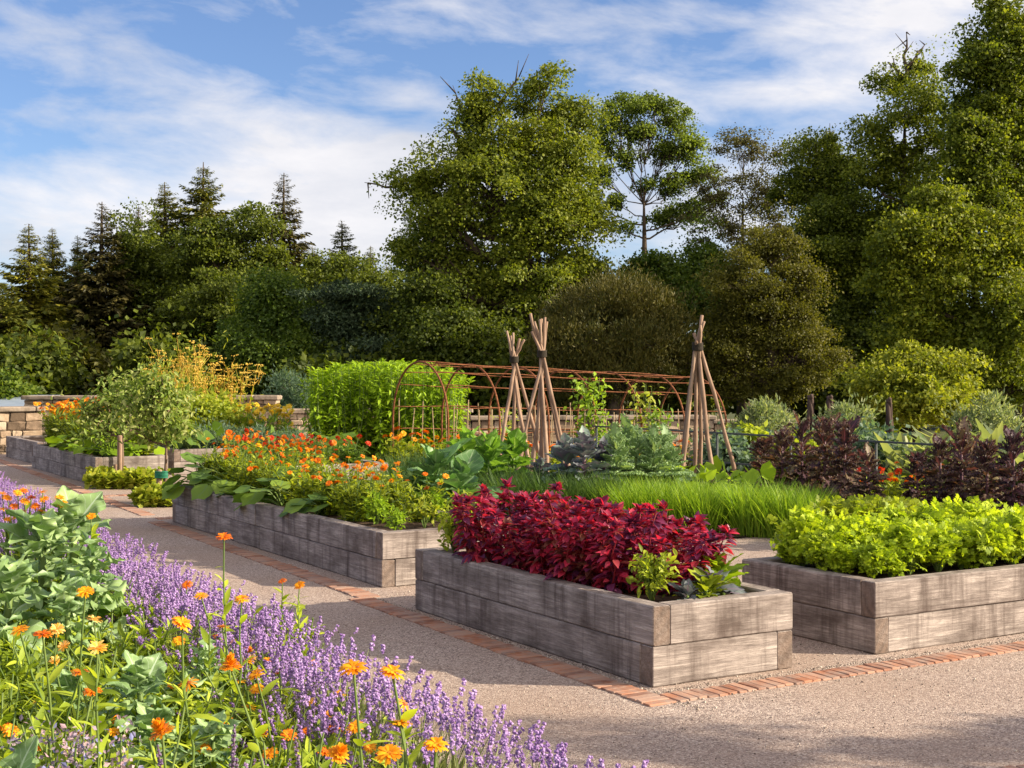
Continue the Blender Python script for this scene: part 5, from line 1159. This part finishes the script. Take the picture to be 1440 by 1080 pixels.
while left:
    i0 = left[0]; c = np.array(pts[i0][:2]); grp = [i for i in left if np.linalg.norm(np.array(pts[i][:2]) - c) < .26][:6]; left = [i for i in left if i not in grp]
    cx, cy = float(np.mean([pts[i][0] for i in grp])), float(np.mean([pts[i][1] for i in grp])) + .03
    n = len(grp); px_c, py_c = CX + cx / cy * F, np.mean([BLOOMS[i][1] for i in grp])
    kinds_here = [pts[i][4] for i in grp]
    lab = 'calendula with ' + ('one bloom' if n == 1 else f'{("two","three","four","five","six")[n-2]} blooms')
    o = thing('calendula_plant', lab, 'calendula', (cx, cy, 0), 0, 'orange calendulas in the front border'); CINFO[o.name] = (px_c, py_c, n, 'pale' in kinds_here, 'deep' in kinds_here)
    lf = MB(); st = MB(); hmin = min(pts[i][2] for i in grp)
    tips = [(pts[i][0] - cx, pts[i][1] - cy, pts[i][2] - .004) for i in grp]; more = [(r.normal(0, .13), r.normal(0, .13), hmin * r.uniform(.45, .88)) for _ in range(12)]
    leafy_stems(r, lf, st, tips + more, 17, .1); part('stem', st, M['stem'], o); part('foliage', lf, M['calendula leaf'], o)
    for i in grp:
        X, Y, z, rad, kd = pts[i]; e = flower_rot((r.normal(0, .25) + .15, -.28 + r.normal(0, .25), .9), r.uniform(0, 6))
        f = link('flower', FLW[kd][0], o, (X - cx, Y - cy, z), e); f.scale = (rad, rad, rad); link('flower_eye', FLW[kd][1], f)
    ci += 1
# name each calendula by its blooms and by what stands next to it
cals = [scn.objects[k] for k in CINFO]
seen = {}
for o in sorted(cals, key=lambda o: CINFO[o.name][1]):
    px, py, n, pale, deep = CINFO[o.name]; nb = 'one' if n == 1 else ('two', 'three', 'four', 'five', 'six')[n - 2]
    colr = 'pale and orange' if pale and deep else 'pale orange' if pale else 'deep orange' if deep else 'orange'
    where = ('among the cabbages at the far end of the border' if py < 760 and px < 150 else 'standing up tallest against the lavender' if py < 800 and px > 250 else 'beside the lavender hedge' if px > 240 and py < 900 else 'at the bottom edge under the lavender' if px > 430 and py > 985 else
             'leaning into the lavender near the path' if px > 430 else 'near the sage spires' if py > 985 else 'in the middle of the border' if px > 200 else 'at the left edge of the border' if px < 75 else 'below the grey cabbage leaves')
    lab = f'{colr} calendula, {nb} {"bloom" if n == 1 else "blooms"} {where}'
    k = seen.get(lab, 0); seen[lab] = k + 1
    if k: lab += (', nearer', ', nearer still', ', nearest', ', last')[min(k - 1, 3)]
    o['label'] = lab
# leafy calendulas not yet in flower fill the border
def make_fill(seed, h, mat='calendula leaf'):
    r = np.random.default_rng(seed); o = mk('calendula_plant', 'calendula without blooms', 'calendula', 'leafy calendulas without blooms'); lf = MB(); st = MB()
    leafy_stems(r, lf, st, [(r.normal(0, .14), r.normal(0, .14), h * r.uniform(.5, 1.05)) for _ in range(20)], 25, .105, base_r=.08); part('stem', st, M['stem'], o); part('foliage', lf, M[mat], o); return o
K = Kind([make_fill(s, .53) for s in (1, 2, 3)])
for i, u in enumerate(np.arange(1.7, 8.5, .25)):
    for v in np.arange(-.4, 1.95, .24):
        x, y = gp(u + R1.normal(0, .05), v + .03 * (u - 4) + R1.normal(0, .05)); px = CX + x / y * F
        if y < 2.0 or px < -140 or px > 760 or v > hv(u) - (.3 if u > 3.9 else .1): continue
        if R1.random() < .12: continue
        K.put((x, y, 0), rz(), R1.uniform(.7, 1.05), 'leafy green calendula without blooms in the front border')
# grey leafed brassicas
GB = 'grey leafed brassicas in the front border'
K = Kind([make_rosette(s, T_GREY, 'brassica leaf', 'stem', 'brassica', 'brassica', 'brassica', 32, .185, -10, 80, .2, trunk=.27) for s in (41, 42, 43)])
for px, py, Y, s, lab in ((100, 745, 6.9, 1.25, 'large grey leafed brassica at the top of the border next to the lavender'), (60, 770, 6.3, 1.2, 'grey leafed brassica under the far calendulas at the left'), (130, 790, 6.2, 1.0, 'grey leafed brassica in front of the large one'), (15, 800, 5.6, 1.0, 'grey leafed brassica at the left edge of the border'),
                         (95, 815, 5.6, .8, 'small grey leafed brassica in the shade of the larger ones'), (290, 830, 5.0, .6, 'small grey brassica beside the lavender'), (195, 880, 4.4, .7, 'grey brassica with an upright leaf in the middle of the border'), (215, 900, 4.0, .6, 'broad leafed brassica in the middle of the border'), (20, 1000, 3.2, .75, 'grey brassica with broad leaves at the lower left corner'), (300, 925, 4.1, .5, 'grey brassica between the calendulas near the lavender'), (100, 880, 4.6, .55, 'grey brassica behind the pale calendulas'), (250, 1010, 3.3, .4, 'low brassica by the double orange bloom')):
    x = X_at(px, Y); z = max(0.0, Z_at(py, Y) - .42 * s); K.put((x, Y, min(z, .2)), rz(), s, lab, GB)
# borage and sage
def make_spires(seed, n, h, mat, label, name, cat, group, buds=16, leafm='herb leaf'):
    r = np.random.default_rng(seed); o = mk(name, label, cat, group); st = MB(); bl = MB(); lf = MB(); P_, D_, S_ = [], [], []
    for i in range(n):
        a = r.uniform(0, 6.28); tip = np.array([math.cos(a) * .16 + .1, math.sin(a) * .14, h * r.uniform(.8, 1.08)]); k = np.linspace(0, 1, 6)[:, None]; pts = np.array([0, 0, 0]) + tip * k; pts[:, :2] *= k ** .5; st.tube(pts, np.linspace(.004, .002, 6), 4, cap=False)
        for j in range(buds):
            t = 1 - j / buds * .3
            for q in range(4): P_.append(np.array([np.interp(t, k[:, 0], pts[:, c]) for c in range(3)])); D_.append(r.normal(0, .8, 3) + [.2, 0, .8]); S_.append(.011 * r.uniform(.7, 1.2) * (.6 + .5 * min(1, j / 5)))
    bl.inst(blob(4), frames(np.array(D_), r.normal(0, 1, (len(D_), 3))), P_, S_); leafy_stems(r, lf, st, [(r.normal(0, .1), r.normal(0, .1), h * .55) for _ in range(8)], 14, .09)
    part('stem', st, M['pstem'], o); part('blossom', bl, M[mat], o, False); part('foliage', lf, M[leafm], o); return o
K = Kind([make_spires(s, 7, .62, 'salvia bloom', 'sage', 'sage_plant', 'sage', 'sages with purple spires') for s in (1, 2)])
for px, Y, s, lab in ((255, 3.3, .95, 'dusky purple sage spires right of the double orange bloom'), (320, 3.35, 1.0, 'tall dusky purple sage spires in the middle of the bottom edge'), (345, 3.1, .9, 'sage spires leaning right at the bottom edge'), (440, 3.5, .9, 'sage spires among the small orange blooms at the bottom'), (395, 3.05, .8, 'low sage spires at the very bottom edge'), (500, 3.1, .85, 'sage spires at the bottom beside the last calendulas')):
    K.put((X_at(px, Y), Y, 0), float(R1.uniform(-.5, .5)), s, lab)
def make_borage(seed):
    r = np.random.default_rng(seed); o = mk('borage_plant', 'borage', 'borage', 'borages with mauve blossom'); st = MB(); bl = MB(); lf = MB(); tips = [(r.normal(0, .1), r.normal(0, .1), .62 * r.uniform(.8, 1.05)) for _ in range(6)]; P_ = []
    leafy_stems(r, lf, st, tips + [(r.normal(0, .12), r.normal(0, .12), .4) for _ in range(5)], 13, .1)
    for t in tips: P_.append(np.array(t) + r.normal(0, .022, (46, 3)))
    P_ = np.concatenate(P_); d = r.normal(0, 1, P_.shape); bl.inst(leaf_quad(.6), frames(d, r.normal(0, 1, d.shape)), P_, r.uniform(.01, .022, len(P_))); part('stem', st, M['stem'], o); part('blossom', bl, M['borage bloom'], o, False); part('foliage', lf, M['calendula leaf'], o); return o
K = Kind([make_borage(s) for s in (1, 2)])
for px, Y, s, lab in ((85, 3.5, 1.0, 'mauve borage at the left of the border below the pale calendulas'), (138, 3.4, 1.0, 'mauve borage next to the deep orange blooms'), (20, 3.1, .95, 'mauve borage in the lower left corner'), (140, 2.9, .88, 'mauve and blue borage at the bottom edge'), (190, 3.1, .85, 'mauve borage left of the double orange bloom'), (270, 2.85, .85, 'mauve borage at the bottom under the sage')):
    K.put((X_at(px, Y), Y, 0), rz(), s, lab)
for o in list(scn.objects):                      # makers that never got a place
    if o.parent is None and o.type == 'EMPTY' and tuple(o.location) == (0, 0, 0) and o.get('category') and o.name != 'camera':
        for c in list(o.children): bpy.data.objects.remove(c)
        bpy.data.objects.remove(o)

# ------------------------------------------------------------------ sun and sky
SUN_EL, SUN_AZ = R_(24), R_(96)          # azimuth clockwise from the view direction
sd = Vector((math.sin(SUN_AZ) * math.cos(SUN_EL), math.cos(SUN_AZ) * math.cos(SUN_EL), math.sin(SUN_EL)))
sl = bpy.data.lights.new('sun', 'SUN'); sl.energy = 4.7; sl.angle = R_(.55); sl.color = (1, .86, .64)
so = bpy.data.objects.new('sun', sl); COL.objects.link(so); so.rotation_euler = (-sd).to_track_quat('-Z', 'Y').to_euler()
w = bpy.data.worlds.new('World'); scn.world = w; w.use_nodes = True; nt = w.node_tree; nt.nodes.clear()
out = N(nt, 'ShaderNodeOutputWorld'); bg = N(nt, 'ShaderNodeBackground'); bg.inputs[1].default_value = .08
sky = N(nt, 'ShaderNodeTexSky', sky_type='NISHITA', sun_disc=False); sky.sun_elevation = SUN_EL; sky.sun_rotation = SUN_AZ; sky.air_density = 1.0; sky.dust_density = .3; sky.ozone_density = 2.5
tc = N(nt, 'ShaderNodeTexCoord'); sp = N(nt, 'ShaderNodeSeparateXYZ'); nt.links.new(tc.outputs['Generated'], sp.inputs[0])
ang = math_(nt, 'ARCTAN2', sp.outputs[0], sp.outputs[1])
el = math_(nt, 'DIVIDE', sp.outputs[2], math_(nt, 'SQRT', math_(nt, 'ADD', math_(nt, 'MULTIPLY', sp.outputs[0], sp.outputs[0]), math_(nt, 'MULTIPLY', sp.outputs[1], sp.outputs[1]))))
dz = math_(nt, 'ADD', math_(nt, 'MAXIMUM', sp.outputs[2], 0.0), .22)
cb = N(nt, 'ShaderNodeCombineXYZ'); nt.links.new(math_(nt, 'DIVIDE', sp.outputs[0], dz), cb.inputs[0]); nt.links.new(math_(nt, 'DIVIDE', sp.outputs[1], dz), cb.inputs[1])
def cl(scale, st, loc, det, rg, dist=0.0):
    mp = N(nt, 'ShaderNodeMapping'); mp.inputs['Scale'].default_value = st; mp.inputs['Location'].default_value = loc; nt.links.new(cb.outputs[0], mp.inputs[0])
    n = N(nt, 'ShaderNodeTexNoise', i_Scale=scale, i_Detail=float(det), i_Roughness=rg, i_Distortion=dist); nt.links.new(mp.outputs[0], n.inputs['Vector']); return n.outputs[0]
cb2 = N(nt, 'ShaderNodeCombineXYZ'); nt.links.new(math_(nt, 'MULTIPLY', ang, 5.0), cb2.inputs[0]); nt.links.new(math_(nt, 'MULTIPLY_ADD', el, 13.0, math_(nt, 'MULTIPLY', ang, 1.2)), cb2.inputs[1])
n_ = N(nt, 'ShaderNodeTexNoise', i_Scale=1.9, i_Detail=10.0, i_Roughness=.6, i_Distortion=.25); nt.links.new(cb2.outputs[0], n_.inputs['Vector']); wisp = n_.outputs[0]; broad = cl(1.1, (1, 1, 1), (4.6, .2, 0), 4, .5)
# cloud banks as they lay over the wood: bearing, elevation, half sizes, slope, strength
tot = math_(nt, 'MULTIPLY_ADD', broad, .5, -.42)
for px, py, rx, ry, tilt, amp in ((230, 130, 360, 60, .27, .62), (560, 205, 180, 36, .12, .5), (60, 40, 120, 36, .1, .25), (250, 300, 620, 85, -.06, 1.0), (90, 185, 120, 24, .1, .4), (600, 140, 90, 22, .1, .5), (740, 30, 330, 46, .06, .42), (1290, 40, 270, 75, -.05, .95),
                                  (1140, 135, 130, 26, 0, .6), (930, 160, 160, 40, -.1, .45), (1000, 300, 500, 90, 0, .7), (560, 330, 160, 60, 0, .8), (1400, 180, 200, 90, 0, .6)):
    a0, e0, ra, re = math.atan((px - CX) / F), (HY - py) / F, rx / F, ry / F
    da = math_(nt, 'SUBTRACT', ang, a0); de = math_(nt, 'SUBTRACT', el, e0)
    de = math_(nt, 'MULTIPLY_ADD', da, tilt, de)
    q = math_(nt, 'ADD', math_(nt, 'POWER', math_(nt, 'ABSOLUTE', math_(nt, 'DIVIDE', da, ra)), 2.0), math_(nt, 'POWER', math_(nt, 'ABSOLUTE', math_(nt, 'DIVIDE', de, re)), 2.0))
    g = math_(nt, 'EXPONENT', math_(nt, 'MULTIPLY', q, -1.0))
    tot = math_(nt, 'MULTIPLY_ADD', g, amp, tot)
d = math_(nt, 'MULTIPLY_ADD', math_(nt, 'SUBTRACT', wisp, .5), 2.5, tot)
mask = ramp(nt, [(.0, 0), (.45, .45), (1.0, .93)], d).outputs[0]
shade = ramp(nt, [(.3, (3.5, 3.65, 4.1)), (.62, (5.3, 5.15, 5.2))], cl(1.7, (1, 1, 1), (5, 1, 0), 6, .6)).outputs[0]
skyc = mix(nt, 1.0, sky.outputs[0], (.68, .72, .88), 'MULTIPLY')
front = mix(nt, mask, skyc, shade)
# unseen bright cloud added behind the camera and overhead as warm fill light
bk = N(nt, 'ShaderNodeMapRange', interpolation_type='SMOOTHSTEP'); bk.inputs[1].default_value = .25; bk.inputs[2].default_value = -.55; bk.inputs[3].default_value = 0; bk.inputs[4].default_value = 1
dt = N(nt, 'ShaderNodeVectorMath', operation='DOT_PRODUCT'); dt.inputs[1].default_value = (-.62, .74, -.26); nt.links.new(tc.outputs['Generated'], dt.inputs[0])
nt.links.new(dt.outputs['Value'], bk.inputs[0])
bright = mix(nt, math_(nt, 'MULTIPLY', bk.outputs[0], ramp(nt, [(.28, .35), (.5, 1)], wisp).outputs[0]), front, (8.4, 7.6, 6.7))
upf = N(nt, 'ShaderNodeMapRange'); upf.inputs[1].default_value = -.02; upf.inputs[2].default_value = .02; nt.links.new(sp.outputs[2], upf.inputs[0])
nt.links.new(mix(nt, upf.outputs[0], front, bright), bg.inputs[0]); nt.links.new(bg.outputs[0], out.inputs[0])

vs = scn.view_settings
scn.display_settings.display_device = 'sRGB'; vs.view_transform = 'Standard'; vs.look = 'None'; vs.exposure = 1.25; vs.gamma = 1
scn.render.engine = 'CYCLES'
cy = scn.cycles; cy.max_bounces = 7; cy.diffuse_bounces = 3; cy.glossy_bounces = 2; cy.transmission_bounces = 4; cy.use_denoising = True
